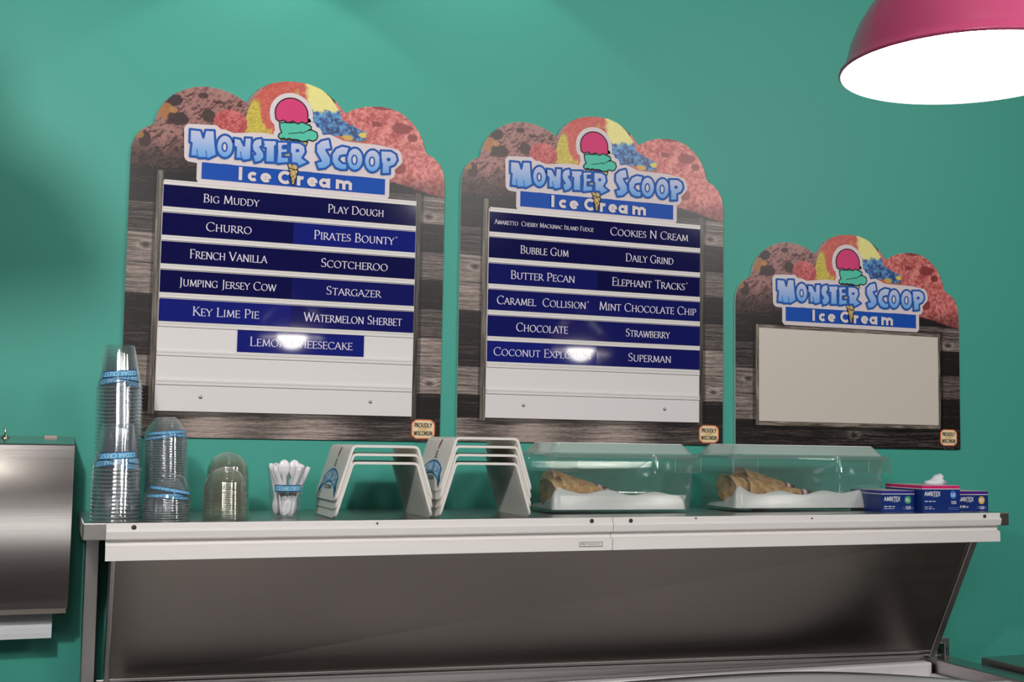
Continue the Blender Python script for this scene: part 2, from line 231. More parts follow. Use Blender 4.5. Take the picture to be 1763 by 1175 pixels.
def text(mb, P, s, cx, cy, width, cap, plane=0, style='serif', weight=None):
    """lettering centred on cx,cy (cy = middle of the capitals) fitted to a width"""
    lay = []; x = 0
    for ch in s:
        if ch == ' ': x += .34; continue
        k = .8 if ch.islower() else 1.0
        if style != 'serif': k = 1.0
        g = G[ch.upper()]; lay.append((x, k, g)); x += (g[0]+(.04 if style == 'serif' else .1))*k
    x -= .04; fx = width/x; y0 = cy-cap/2
    w = weight or (.13 if style == 'serif' else .2)
    for ox, k, (adv, paths, ser) in lay:
        sy = cap*k; sx = fx*k
        T = lambda p: (cx-width/2+ox*fx+p[0]*sx, y0+p[1]*sy)
        for p in paths:
            stroke(mb, P, [T(q) for q in p], w*cap*(k*.5+.5), plane, joints=(style != 'serif'), nib=(.055*cap if style == 'serif' else None))
        if style == 'serif':
            for t in ser:
                h = .045*cap
                a, b = T((t[0], t[1]))
                if len(t) == 3: hw, hh = t[2]*sx, h/2
                else: hw, hh = h/2, t[3]*sy
                if len(t) == 3: b = b+(hh if t[1] < .5 else -hh)
                pj = jit_(plane); mb.add([P(a-hw, b-hh, pj), P(a+hw, b-hh, pj), P(a+hw, b+hh, pj), P(a-hw, b+hh, pj)], [(0, 1, 2, 3)])
def poly(mb, P, pts, plane, colf=None):
    tri = tessellate_polygon([[Vector((x, y, 0)) for x, y in pts]]); b = len(mb.v); plane = jit_(plane)
    mb.v += [tuple(P(x, y, plane)) for x, y in pts]; mb.c += [colf(x, y) if colf else mb.col for x, y in pts]
    for t in tri: mb.f.append(tuple(b+i for i in t)); mb.mi.append(mb.cur)
def P_front(y0, step=.00025, mm=True):
    k = .001 if mm else 1
    return lambda u, v, p: (u*k, y0-step*p, v*k)
# ------------------------------------------------------------------ the room
def struct(name, mb, m): return link(name, mb.mesh(name, m), None, kind='structure')
b = MB(); b.box(-3.2, 4.2, 0, .12, 0, 3.1); struct('wall_back', b, M_WALL)
b = MB(); b.box(-3.2, 4.2, -6.5, .12, -.1, 0); struct('floor', b, noise_bump(mat('floor_tile', (.16, .13, .11), .4), (3, 3, 3), .05, .01, col_amt=.2))
b = MB(); b.box(-3.2, 4.2, -6.5, .12, 3.1, 3.2); struct('ceiling', b, mat('ceiling_paint', (.35, .34, .33), .8))
b = MB(); b.box(-3.3, -3.2, -6.5, .12, 0, 3.1); struct('wall_left', b, mat('wall_paint_left', (.36, .33, .30), .7))
b = MB(); b.box(4.2, 4.3, -6.5, .12, 0, 3.1); struct('wall_right', b, mat('wall_paint_right', (.36, .33, .30), .7))
b = MB(); b.box(-3.2, 4.2, -6.6, -6.5, 0, 3.1); struct('wall_front', b, mat('wall_paint_front', (.42, .30, .28), .7))
b = MB(); b.box(-1.5, .45, -6.5, -6.485, 1.12, 1.50); struct('glow_panel_1', b, emit('reflected_glow', (1, .98, .95), 2.2))  # added glowing panel, mirrored as the bright band on the towel dispenser
for k, (x0, x1, z0, z1) in enumerate(((-1.58, -1.5, 1.04, 1.58), (.45, .53, 1.04, 1.58), (-1.5, .45, 1.04, 1.12), (-1.5, .45, 1.50, 1.58))):  # frame around the added glowing panel
    b = MB(); b.box(x0, x1, -6.5, -6.46, z0, z1); struct('trim_%d' % (k+1), b, M_RAIL)
# ------------------------------------------------------------------ menu boards
def vnoise(x, y, seed):
    rs = np.random.RandomState(seed); T = rs.rand(256, 256)
    xi = np.floor(x).astype(int); yi = np.floor(y).astype(int); fx = x-xi; fy = y-yi
    fx = fx*fx*(3-2*fx); fy = fy*fy*(3-2*fy); g = lambda a, b: T[a % 256, b % 256]
    return (g(xi, yi)*(1-fx)+g(xi+1, yi)*fx)*(1-fy)+(g(xi, yi+1)*(1-fx)+g(xi+1, yi+1)*fx)*fy
def fbm(x, y, seed, o=4):
    s = 0; a = .5; t = 0
    for k in range(o): s = s+a*vnoise(x*2**k, y*2**k, seed+k); t += a; a *= .55
    return s/t
def smst(a, b, x): t = np.clip((x-a)/(b-a), 0, 1); return t*t*(3-2*t)
def lerp(a, b, t): return a+(b-a)*t[..., None]
def arr(c): return np.array(c, float)
def paint(u, v, small):
    """flat artwork of a board in millimetres: weathered planks below, scoops of ice cream above (sRGB 0-255)"""
    # planks
    k = np.floor((-85-v)/61.0).astype(int)          # -1 = above the first joint
    k = np.where(v < -500, 7, k)
    LB = {-4: .1, -3: .1, -2: .1, -1: .12, 0: .34, 1: .62, 2: .66, 3: .16, 4: .2, 5: .62, 6: .08, 7: .62}
    RB = {-4: .1, -3: .1, -2: .1, -1: .55, 0: .12, 1: .48, 2: .10, 3: .4, 4: .66, 5: .62, 6: .3, 7: .3}
    if small: LB.update({0: .3, 1: .55, 2: .6, 3: .1}); RB.update({-1: .5, 0: .08, 1: .42, 2: .12, 3: .12})
    lb = np.vectorize(lambda q: LB.get(int(q), .3))(k); rb = np.vectorize(lambda q: RB.get(int(q), .3))(k)
    t = smst(-60, 120, u); base = lb*(1-t)+rb*t
    if not small:
        low = (v < -451) & (v > -500); base = np.where(low, .18-.06*t, base)
        base = np.where(v < -500, .66-.42*smst(60, 300, u)+.12*np.sin(u*.03), base)
    else: base = np.where(v < -282, .22+.1*np.exp(-((u-10)/60)**2), base)
    warp = 6*fbm(u*.02, v*.04, 11)
    for (kx, ky) in ((-290, -172), (300, -428), (290, -70), (5, -300)):
        if ky == -300 and not small: continue
        d = np.hypot((u-kx)/1.7, v-ky); warp = warp+9*np.exp(-(d/9)**2); base = base-.3*np.exp(-(d/4.5)**2)+.12*np.exp(-((d-9)/3)**2)
    grain = fbm(u*.014+k*7.3, v*.55+warp*.5+k*3.1, 21, 5); fine = fbm(u*.08+k*5, v*1.3+warp, 31, 3)
    L = base*1.3-.12+(grain-.5)*.9+(fine-.5)*.4
    e = np.minimum(np.abs((-85-v) % 61.0), 61-np.abs((-85-v) % 61.0)); L = L-.3*np.exp(-(e/1.3)**2)
    if not small: L = L-.3*np.exp(-((v+500)/1.5)**2)
    L = np.clip(L, 0, 1)
    col = lerp(arr((26, 22, 22)), arr((176, 160, 152)), np.clip((L-.12)*1.15, 0, 1))
    # printed frame around the panel
    if small: fr = (np.abs(u+2.5) < 268) & (v < -42) & (v > -281)
    else: fr = (u > -274) & (u < 272) & (v > -505) & (v < -20)
    g2 = fbm(u*.5, v*.02, 41) if not small else np.where(np.abs(u+2.5) > 260, fbm(u*.5, v*.03, 41), fbm(u*.03, v*.6, 43))
    frc = lerp(arr((60, 52, 46)), arr((170, 160, 148)), np.clip(g2*1.5-.3, 0, 1))
    if small: out = (np.abs(u+2.5) < 277) & (v < -34) & (v > -290)
    else: out = (u > -279) & (u < 279) & (v > -510) & (v < -20)
    col = np.where(out[..., None], col*.62, col)
    side = fr & ((u < -261) | (u > 259)) if not small else fr
    if not small: frc = np.where((u > 0)[..., None], frc*.6, frc*.85)
    col = np.where(side[..., None], frc, col)
    # ---- scoops
    n1 = fbm(u*.05, v*.05, 51, 5); n2 = fbm(u*.16, v*.16, 61, 4); n3 = fbm(u*.5, v*.5, 71, 3)
    ridg = 1-np.abs(2*fbm(u*.05+n1*2+v*.05+n2, v*.15-u*.07+n1*3+n2, 81, 5)-1)
    edge_l = -14+4*(n2-.5)*6+(u+325)*.03
    # chocolate, lower lobe and dome
    dark = 1-.55*smst(60, 0, v+30*(n1-.5))
    ch = lerp(arr((62, 36, 36)), arr((158, 112, 108)), np.clip((ridg-.5)*2.6+(n3-.5)*.3, 0, 1))
    ch = lerp(ch, arr((172, 128, 122)), smst(130, 165, v+18*(n1-.5)+(u+190)*.12)*.6)*dark[..., None]
    def blob(cx, cy, rx, ry, j=.35): return smst(1.12, .92, np.hypot((u-cx)/rx, (v-cy)/ry)+j*(n2-.5)*1.2)
    for (cx, cy, rx, ry, c) in ((-246, 124, 15, 12, (48, 32, 38)), (-262, 100, 16, 16, (160, 108, 62)), (-238, 88, 20, 13, (50, 32, 34)), (-247, 104, 8, 6, (176, 124, 76)), (-178, 100, 13, 14, (58, 42, 40)), (-300, 40, 12, 16, (52, 32, 32)), (-311, 48, 9, 8, (150, 110, 62)), (-190, 140, 10, 6, (66, 44, 44))):
        ch = lerp(ch, arr(c), blob(cx, cy, rx, ry)*(.8+.2*n3))
    inchoc = (v > edge_l) & (u < -60)
    col = np.where(inchoc[..., None], ch, col)
    # strawberry
    st = lerp(arr((165, 70, 70)), arr((218, 136, 130)), np.clip(.6+(n2-.5)*2.0+(n3-.5)*1.3, 0, 1))
    red = np.clip((fbm(u*.06+3, v*.08, 91, 5)-.58)*6, 0, 1)*.6
    st = lerp(st, arr((150, 48, 48)), red)
    for (cx, cy, rx, ry) in ((226, 116, 22, 12), (182, 158, 26, 6), (170, 120, 10, 6), (222, 30, 16, 12), (250, 98, 12, 9)): st = lerp(st, arr((120, 40, 42)), blob(cx, cy, rx, ry)*.8)
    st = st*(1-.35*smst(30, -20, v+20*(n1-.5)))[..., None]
    edge_r = np.interp(u, [150, 197, 240, 290, 323], [8, -2, -6, -20, -27])+8*(n2-.5)
    instr = (v > edge_r) & (u > 80)
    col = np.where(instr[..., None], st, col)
    # middle scoop: red and yellow to the left, pale yellow and blue to the right
    r = np.hypot((u+2)/103, (v-86)/110); inm = (r < 1.0) & (v > 20)
    mc = lerp(arr((176, 74, 66)), arr((206, 104, 92)), np.clip(.5+(n3-.5)*2+(n2-.5), 0, 1))
    yl = smst(.46, .56, fbm(u*.02+9, v*.02, 101, 3)+.22*np.exp(-((u+92)/26)**2)*(v < 140)+.10*np.exp(-((u+66)/18)**2)*(v < 96)-.18*np.exp(-((v-58)/14)**2)-.1)
    yl = np.maximum(yl, smst(-74, -84, u+14*(n2-.5))*smst(150, 138, v)*smst(66, 74, v+14*(n2-.5)))
    yl = np.maximum(yl, smst(-44, -52, u+10*(n2-.5))*smst(92, 84, v+14*(n1-.5))*.8)
    mc = lerp(mc, lerp(arr((170, 150, 58)), arr((214, 198, 84)), np.clip(.5+(n3-.5)*2, 0, 1)), yl)
    pale = smst(12, 26, u+14*(n2-.5)); mc = lerp(mc, lerp(arr((214, 206, 128)), arr((232, 224, 146)), n3), pale)
    bl = smst(138, 130, v+26*(n2-.5)-(u-60)*.12)*smst(26, 34, u)
    blc = lerp(arr((40, 64, 132)), arr((92, 158, 204)), np.clip(.5+(n2-.5)*2.6+(n3-.5)*1.2+(u-62)*.008+(v-110)*.012, 0, 1)); mc = lerp(mc, blc, bl)
    col = np.where(inm[..., None], mc, col)
    # blue tail spilling over the strawberry scoop
    tail = (u > 60) & (u < 150+20*(n2-.5)) & (v < 122-(u-92)*.42+9*(n2-.5)) & (v > 40)
    tc = lerp(arr((36, 52, 108)), arr((86, 146, 196)), np.clip(.5+(n2-.5)*3+(n3-.5), 0, 1))
    for (cx, cy, rx, ry, c) in ((145, 93, 13, 6, (206, 188, 84)), (108, 84, 12, 6, (196, 160, 70)), (88, 80, 14, 6, (190, 96, 84)), (150, 78, 12, 6, (150, 84, 44)), (152, 86, 7, 4, (50, 100, 150)), (120, 74, 30, 5, (180, 100, 76))): tc = lerp(tc, arr(c), blob(cx, cy, rx, ry))
    col = np.where(tail[..., None], tc, col)
    # small pink scoop
    rp = np.hypot((u+134)/34, (v-90)/27)+.16*(n2-.5); pk = lerp(arr((156, 58, 62)), arr((208, 112, 110)), np.clip(.5+(n3-.5)*2.4+(n2-.5)*1.4+(v-95)*.012, 0, 1))
    pkin = (rp < 1) | ((u > -150) & (u < -45) & (v < 74+8*(n2-.5)) & (v > 30))
    col = np.where(pkin[..., None], pk, col)
    return np.clip(col, 0, 255)
def outline(small):
    bot = -331 if small else -551
    return [(-325, bot)]+[(-325.5, bot*.5)]+[tuple(p) for p in T_OUTLINE if p[1] > -20]+[(325, -30), (325, bot*.5), (325, bot)]
def printed_mesh(name, small, step=1.12):
    ol = np.array(outline(small)); n = len(ol); dense = []
    for i in range(n):
        a, b_ = ol[i], ol[(i+1) % n]; m = max(1, int(np.hypot(*(b_-a))/1.2)); dense += [a+(b_-a)*j/m for j in range(m)]
    dense = np.array(dense)
    us = np.arange(-328, 329, step); vs = np.arange(ol[:, 1].min()-2, 194, step); U, V = np.meshgrid(us, vs)
    X, Y = U.ravel(), V.ravel(); ins = np.zeros(X.shape, bool)      # even-odd inside test
    for i in range(n):
        (x0, y0), (x1, y1) = ol[i], ol[(i+1) % n]
        if y0 == y1: continue
        c = ((y0 > Y) != (y1 > Y)) & (X < (x1-x0)*(Y-y0)/(y1-y0)+x0); ins ^= c
    ins = ins.reshape(U.shape); q = ins[:-1, :-1].astype(int)+ins[1:, :-1]+ins[:-1, 1:]+ins[1:, 1:]
    keep = q > 0
    pv = (-268, -54) if small else (-496, -46); uc = (U[:-1, :-1]+step/2); vc = (V[:-1, :-1]+step/2)
    keep &= ~((np.abs(uc) < 256) & (vc > pv[0]) & (vc < pv[1]))
    use = np.zeros(U.shape, bool); use[:-1, :-1] |= keep; use[1:, :-1] |= keep; use[:-1, 1:] |= keep; use[1:, 1:] |= keep
    out = use & ~ins; ij = np.argwhere(out)
    for a, b_ in ij:      # pull the fringe onto the cut edge
        d = (dense[:, 0]-U[a, b_])**2+(dense[:, 1]-V[a, b_])**2; k = d.argmin(); U[a, b_], V[a, b_] = dense[k]
    idx = -np.ones(U.shape, int); idx[use] = np.arange(use.sum()); uu_, vv_ = U[use], V[use]
    co = np.zeros((len(uu_), 3)); co[:, 0] = uu_*.001; co[:, 2] = vv_*.001
    a = idx[:-1, :-1][keep]; b_ = idx[:-1, 1:][keep]; c = idx[1:, 1:][keep]; d = idx[1:, :-1][keep]
    faces = np.stack([a, b_, c, d], 1).astype(np.int32)
    m = bpy.data.meshes.new(name); m.vertices.add(len(co)); m.vertices.foreach_set('co', co.ravel())
    m.loops.add(faces.size); m.loops.foreach_set('vertex_index', faces.ravel())
    m.polygons.add(len(faces)); m.polygons.foreach_set('loop_start', np.arange(0, faces.size, 4, dtype=np.int32))
    m.update(calc_edges=True)
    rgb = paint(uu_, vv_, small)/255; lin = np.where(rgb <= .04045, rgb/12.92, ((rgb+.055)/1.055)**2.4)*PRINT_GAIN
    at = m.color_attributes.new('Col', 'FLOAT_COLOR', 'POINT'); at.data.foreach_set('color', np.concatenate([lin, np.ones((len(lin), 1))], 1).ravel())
    m.materials.append(M_PRINT); return m
def slab_mesh(small):
    ol = outline(small); n = len(ol); mb = MB(); P = lambda u, v, p: (u*.001, p, v*.001)
    tri = tessellate_polygon([[Vector((x, y, 0)) for x, y in ol]])
    mb.add([P(x, y, -.0058) for x, y in ol]+[P(x, y, -.0005) for x, y in ol], [tuple(t) for t in tri]+[tuple(i+n for i in reversed(t)) for t in tri]+[(i, i+n, (i+1) % n+n, (i+1) % n) for i in range(n)])
    return mb.mesh('board_panel', M_BOARDEDGE)
def thick(mb, P, pts, w, plane, close=True):
    p = list(pts)+([pts[0]] if close else []); stroke(mb, P, p, w, plane)
    for x, y in pts: disc(mb, P, x, y, w/2, plane, 10)
def logo_mesh():
    mb = MB(); P = P_front(-.0001, .00022)
    white = pc((212, 202, 206)); blue = pc((24, 84, 168)); bar = pc((6, 74, 170)); blk = pc((18, 16, 22))
    mb.col = white
    for reg in T_BACKING: poly(mb, P, reg, 0); thick(mb, P, reg, 22, 0)
    x0, x1, y0, y1 = -188.3, 191.9, -31, 3.2
    poly(mb, P, [(x0, y0), (x1, y0), (x1, y1), (x0, y1)], 0); thick(mb, P, [(x0, y0), (x1, y0), (x1, y1+10), (x0, y1+10)], 19, 0)
    pink = [(-11+34*math.cos(math.radians(a)), 122+33*math.sin(math.radians(a))) for a in range(-8, 190, 12)]
    pink += [(-11-34+68*(i+.5)/5+0*i, 110-5*math.sin(i*2.1)) for i in range(5)]
    pink = pink[:-5]+[(-43, 108), (-36, 103), (-27, 107), (-18, 102), (-8, 107), (2, 102), (11, 107), (19, 104), (24, 110)]
    for sh in (pink, T_MINT, T_CONE): poly(mb, P, sh, 0); thick(mb, P, sh, 22, 0)
    poly(mb, P, [(-60, 60), (60, 70), (90, 30), (-90, 30)], 0)
    # cone, two mint scoops and one plain pink scoop
    mb.col = pc((206, 178, 118)); poly(mb, P, T_CONE, 1)
    mb.col = pc((70, 52, 34))
    cx = [p[0] for p in T_CONE]; tip = min(p[1] for p in T_CONE); top = max(p[1] for p in T_CONE)
    def half(v): return (v-tip)/(top-tip)*25+1
    for k in range(-6, 9):
        for sgn in (1, -1):
            seg = [(k*9+sgn*(v-tip)*.62-2, v) for v in np.linspace(tip, top, 30)]; mid = -5
            run = [p for p in seg if abs(p[0]-(mid-3+(p[1]-tip)*.06)) < half(p[1])-1]
            if len(run) > 1: stroke(mb, P, run, .8, 2)
    mb.col = blk; thick(mb, P, T_CONE, 2.2, 3)
    mb.col = pc((84, 190, 166)); poly(mb, P, T_MINT, 4); mb.col = blk; thick(mb, P, T_MINT, 2.4, 5); thick(mb, P, T_MINTLINE, 1.5, 5, False)
    mb.col = pc((204, 62, 116)); poly(mb, P, pink, 6); mb.col = blk; thick(mb, P, pink, 2.4, 7)
    # bar
    mb.col = bar; poly(mb, P, [(x0, y0), (x1, y0), (x1, y1), (x0, y1)], 1)
    mb.col = pc((206, 178, 118)); tipc = [p for p in T_CONE if p[1] < 30]
    lo = [(-16.5, 12), (11, 12), (-3.5, -30+4)]
    # letters
    for name, out, slits, hole, hk in T_LETTERS:
        ys = [p[1] for p in out]; a, b_ = min(ys), max(ys)
        def g(x, y, a=a, b_=b_):
            t = max(0, min(1, (y-a)/(b_-a)-.08)); t = t**.9
            c0, c1 = pc((98, 160, 222)), pc((200, 200, 222)); return tuple(p+(q-p)*t for p, q in zip(c0, c1))
        mb.col = blue; thick(mb, P, out, 4.6, 9)
        nrow = 7; poly(mb, P, out, 8, g)
        # inner colour bands give an even gradient
        for s in slits: thick(mb, P, s, 1.6, 9, False)
        if hole:
            if hk == 'w': mb.col = white; poly(mb, P, hole, 9.5); mb.col = blue; thick(mb, P, hole, 3.2, 10)
            else: mb.col = blue; poly(mb, P, hole, 9.5); thick(mb, P, hole, 2, 10)
    # tip of the cone hanging over the bar
    mb.col = pc((206, 178, 118)); t3 = [(-13.6, 7), (6.2, 4), (-2, -27), (-6, -27)]
    poly(mb, P, t3, 11); mb.col = pc((70, 52, 34))
    for a, b_ in (((-11, 0), (-1, 5.5)), ((-8, -13), (4.5, -2)), ((-11.5, 3), (0, -16)), ((-4, 5.5), (3, -6)), ((-9, -9), (-3, -22)), ((-6, -22), (1, -14))): stroke(mb, P, [a, b_], 1, 12)
    mb.col = blk; thick(mb, P, t3, 2.0, 12)
    # Ice Cream
    mb.col = white; W = 7.0; base = -26.8; cap = 26.5; xh = 18.6
    Q = P; pl = 13
    def S(pts, j=True): stroke(mb, Q, pts, W, pl, joints=j)
    def ce(cx): return cx
    S([(-111.4, base+W/2-3), (-111.4, base+cap-W/2+3)], False)
    def small_c(cx): S(arc(cx, base+xh/2, 7.0, xh/2-W/2+.6, 48, 312, 14), False)
    def small_e(cx):
        S(arc(cx, base+xh/2, 7.4, xh/2-W/2+.6, 0, 318, 18), False); stroke(mb, Q, [(cx-7, base+xh/2), (cx+10, base+xh/2)], 4.0, pl)
    small_c(-86); small_e(-60)
    S(arc(-20.5, base+cap/2, 11, cap/2-W/2+.6, 52, 308, 18), False)
    S([(7.5, base), (7.5, base+xh)], False); S(arc(15, base+xh-10.5, 8, 7.7, 140, 78, 5), False)
    small_e(36)
    S(arc(61, base+xh/2, 7.4, xh/2-W/2+.6, 0, 360, 18), False); S([(70, base), (70, base+xh)], False)
    for x in (88.8, 102.6, 116.4): S([(x, base), (x, base+xh-(5 if x > 90 else 0))], False)
    for x in (95.7, 109.5): S(arc(x, base+xh-8.9, 6.9, 5.6, 180, 0, 8), False)
    return mb.mesh('logo_print', M_INK)
def badge_mesh():
    mb = MB(); P = P_front(-.0002, .0003); mb.col = pc((226, 120, 76))
    def rr_(w, h, r, pl): 
        pts = []
        for sx, sy, a0 in ((1, 1, 0), (-1, 1, 90), (-1, -1, 180), (1, -1, 270)): pts += [(sx*(w-r)+r*math.cos(math.radians(a0+a)), sy*(h-r)+r*math.sin(math.radians(a0+a))) for a in (0, 30, 60, 90)]
        poly(mb, P, pts, pl)
    rr_(26, 18, 8, 0); rr_(21, 20.5, 6, 0); mb.col = pc((236, 214, 176)); rr_(23.5, 15.8, 7, 1); rr_(19, 18.3, 5, 1)
    mb.col = pc((30, 36, 32)); text(mb, P, 'PROUDLY', 0, 8.4, 39, 8.5, 2, 'sans', .19); text(mb, P, 'WISCONSIN', 0, -8.6, 41, 8.5, 2, 'sans', .17)
    mb.col = pc((208, 160, 70)); text(mb, P, 'DAIRY', 0, 0, 21, 5, 2, 'sans', .2)
    mb.col = pc((96, 92, 92))
    for a in (((-14, -20), (-14, -30)), ((-14, -30), (0, -24)), ((0, -24), (14, -30)), ((14, -30), (14, -20))): stroke(mb, P, list(a), 1, 0)
    return mb.mesh('badge', M_INK)
def track_mesh():
    mb = MB(); mb.prism_x([(0, -.0052), (-.0012, -.0052), (-.0034, -.0046), (-.0034, -.0016), (-.0022, -.0004), (-.0022, .0004), (-.0034, .0016), (-.0034, .0048), (-.0012, .0056), (0, .0056)], -.2605, .2605)
    return mb.mesh('track_rail', M_RAIL)
def screw_mesh(r=.0036, h=.0022, m=None):
    mb = MB(); mb.lathe([(r, 0), (r, h*.5), (r*.7, h), (.0001, h*.95)], 14, caps=(True, True)); me = mb.mesh('screw', m or M_SCREW, True)
    me.transform(Matrix.Rotation(PI/2, 4, 'X')); return me
me_print = printed_mesh('printed_face', False); me_print3 = printed_mesh('printed_face_small', True)
me_slab = slab_mesh(False); me_slab3 = slab_mesh(True); me_logo = logo_mesh(); me_badge = badge_mesh(); me_track = track_mesh(); me_screw = screw_mesh()
BZ = 1.99707
BOARDS = [(0, BZ, 'large menu board with six rows of navy strips, above the paper-cup end of the shelf', 0),
          (.6878, BZ+.00155, 'middle menu board with six full rows of paired navy strips', 1),
          (1.37185, BZ-.21901, 'short menu board with an empty cream panel, lowest of the three', 2)]
BOARDS[0] = (0, BZ, 'leftmost tall menu board with the single centred strip in its sixth row', 0)
WX, WZ = .26, None
for bx, bz, lab, n in BOARDS:
    root = empty('menu_board', (bx, 0, bz), lab, 'menu board', 'menu boards on the teal wall')
    small = n == 2
    link('board_panel', me_slab3 if small else me_slab, root)
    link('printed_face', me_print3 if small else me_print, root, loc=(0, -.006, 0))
    link('logo_print', me_logo, root, loc=(0, -.0062, 0))
    link('badge', me_badge, root, loc=(.288, -.0063, -.3018 if small else -.5255))
    mb = MB()
    if small:
        mb.box(-.2625, .2575, -.0078, -.006, -.2717, -.0506)
        bevel(link('blank_panel', mb.mesh('blank_panel', mat('cream_panel', (.66, .60, .54), .45)), root), .0006)
    else:
        mb.box(-.2620, .2615, -.0085, -.006, -.4995, -.0415); bevel(link('letter_panel', mb.mesh('letter_panel', M_WHITE), root), .0006)
        for k in range(8):
            link('track_rail', me_track, root, loc=(0, -.0085, -.0445 if k == 0 else -.0415-.0573*k))
        for sx in (-.174, .1715): link('screw', me_screw, root, loc=(sx, -.0085, -.4705))
STR = {0: [('Big Muddy', -127.5, 111, 16.8, 0), ('Play Dough', 130, 119.3, 17.2, 0), ('Churro', -130.6, 91, 17.9, 1), ('Pirates Bounty', 128, 171, 18.4, 1),
 ('French Vanilla', -129, 153.1, 17.8, 2), ('Scotcheroo', 129.9, 142.4, 18.2, 2), ('Jumping Jersey Cow', -128, 192, 16.8, 3), ('Stargazer', 129.6, 116.4, 17.4, 3),
 ('Key Lime Pie', -130.4, 132, 17.7, 4), ('Watermelon Sherbet', 130.8, 207.7, 18.1, 4), ('Lemon Cheesecake', 24.4, 211.2, 18, 5)],
 1: [('Amaretto  Cherry Mackinac Island Fudge', -130.2, 237.6, 10.4, 0), ('Cookies N Cream', 129.4, 198.8, 18, 0), ('Bubble Gum', -129.8, 115.3, 17.4, 1), ('Daily Grind', 130.2, 121.9, 17.9, 1),
 ('Butter Pecan', -132.8, 152.9, 18, 2), ('Elephant Tracks', 128.4, 186, 18.4, 2), ('Caramel  Collision', -134.4, 212, 18, 3), ('Mint Chocolate Chip', 127.4, 247, 18.4, 3),
 ('Chocolate', -133.1, 123.1, 18.6, 4), ('Strawberry', 126.8, 111.7, 17.8, 4), ('Coconut Explosion', -130, 232.5, 17.8, 5), ('Superman', 132, 108.9, 18.4, 5)]}
ROWW = ['top', 'second', 'third', 'fourth', 'fifth', 'sixth']
TINT = {(0, 3): M_NAVY2, (0, 8): M_NAVY2, (0, 9): M_NAVY, (0, 10): M_NAVY2, (1, 4): M_NAVY, (1, 6): M_NAVY, (1, 8): M_NAVY, (1, 10): M_NAVY2, (1, 11): M_NAVY, (1, 7): M_NAVY, (1, 9): M_NAVY, (0, 7): M_NAVY}  # per-strip blues imitate how strongly each strip reflects
for n in (0, 1):
    bx, bz = BOARDS[n][0], BOARDS[n][1]; which = 'leftmost' if n == 0 else 'middle'
    for i, (s, cx, wd, cap, row) in enumerate(STR[n]):
        hw = 130.25; c0 = (-130.6 if cx < 0 else 130.1)
        if row == 5 and n == 0: c0 = 24.1
        cz = -70.3-57.3*row+(1.8 if row == 5 else 0)
        mb = MB(); mb.box(-hw*.001, hw*.001, 0, .0012, -.0222, .0222)
        m = TINT.get((n, i), M_NAVY3)
        side = 'centred' if c0 == 24.1 else ('left' if cx < 0 else 'right')
        lab = 'navy flavour strip lettered %s in the %s row of the %s menu board' % (' '.join(s.split()), ROWW[row], which)
        if s in ('Superman', 'Play Dough', 'Pirates Bounty') or n == 1 and i == 0: lab = 'navy flavour strip at the %s end of the %s row, %s menu board' % (side, ROWW[row], which)
        if n == 1 and i == 0: lab = 'navy flavour strip with one long line of tiny lettering, %s menu board' % which
        if n == 0 and row == 5: lab = 'single centred navy flavour strip lettered Lemon Cheesecake, catching a white glare'
        o = link('flavour_strip', mb.mesh('flavour_strip', m), None, lab, 'sign', 'flavour strips in the menu boards', loc=((c0*.001+bx), -.0102, bz+cz*.001))
        # each strip sits in its tracks at a slightly different tilt
        o.rotation_euler = ((random.random()-.5)*.012*(s not in ('Lemon Cheesecake', 'Coconut Explosion', 'Mint Chocolate Chip')), 0, (random.random()-.5)*.008*(s not in ('Lemon Cheesecake', 'Coconut Explosion')))
        mb = MB(); mb.col = pc((222, 216, 228)); text(mb, P_front(-.0001), s, cx-c0, 0, wd, cap)
        if s in ('Caramel  Collision', 'Elephant Tracks', 'Pirates Bounty'):
            dx = cx-c0+wd/2+5; r_ = 1.7
            stroke(mb, P_front(-.0001), arc(dx, cap*.38, r_, r_, 0, 360, 12), .5, 0)
        link('lettering', mb.mesh('lettering', M_STRIPINK), o)
# ------------------------------------------------------------------ overshelf with ticket rail
def zs(x): return 1.3030+.0043*(x+.39)      # the shelf is a touch out of level
TILT = -math.atan(.0043)
root = empty('overshelf', (-.39, -.35, zs(-.39)), 'long stainless steel shelf with a white two-piece front rail', 'shelf')
root.rotation_euler.y = TILT
def rl(x, y, z): return (x+.39, y+.35, z)
mb = MB(); mb.box(-.0035, 1.9205, 0, .344, -.0285, 0); bevel(link('shelf_top', mb.mesh('shelf_top', M_STEEL), root), .002)
for x in (.0095, 1.86):
    mb = MB(); mb.box(x, x+.026, .275, .301, -1.30, -.0285); bevel(link('post', mb.mesh('post', M_STEELV), root), .002)
prof = [(.0, -.0005), (-.0028, -.0005), (-.0036, -.002), (-.0036, -.0105), (-.0078, -.0128), (-.0086, -.0145), (-.0050, -.0265), (.0065, -.0300), (.0060, -.0375), (-.0030, -.0405), (-.0030, -.0625), (-.0018, -.0630), (.0085, -.0390), (.0085, -.029), (0, -.0265)]
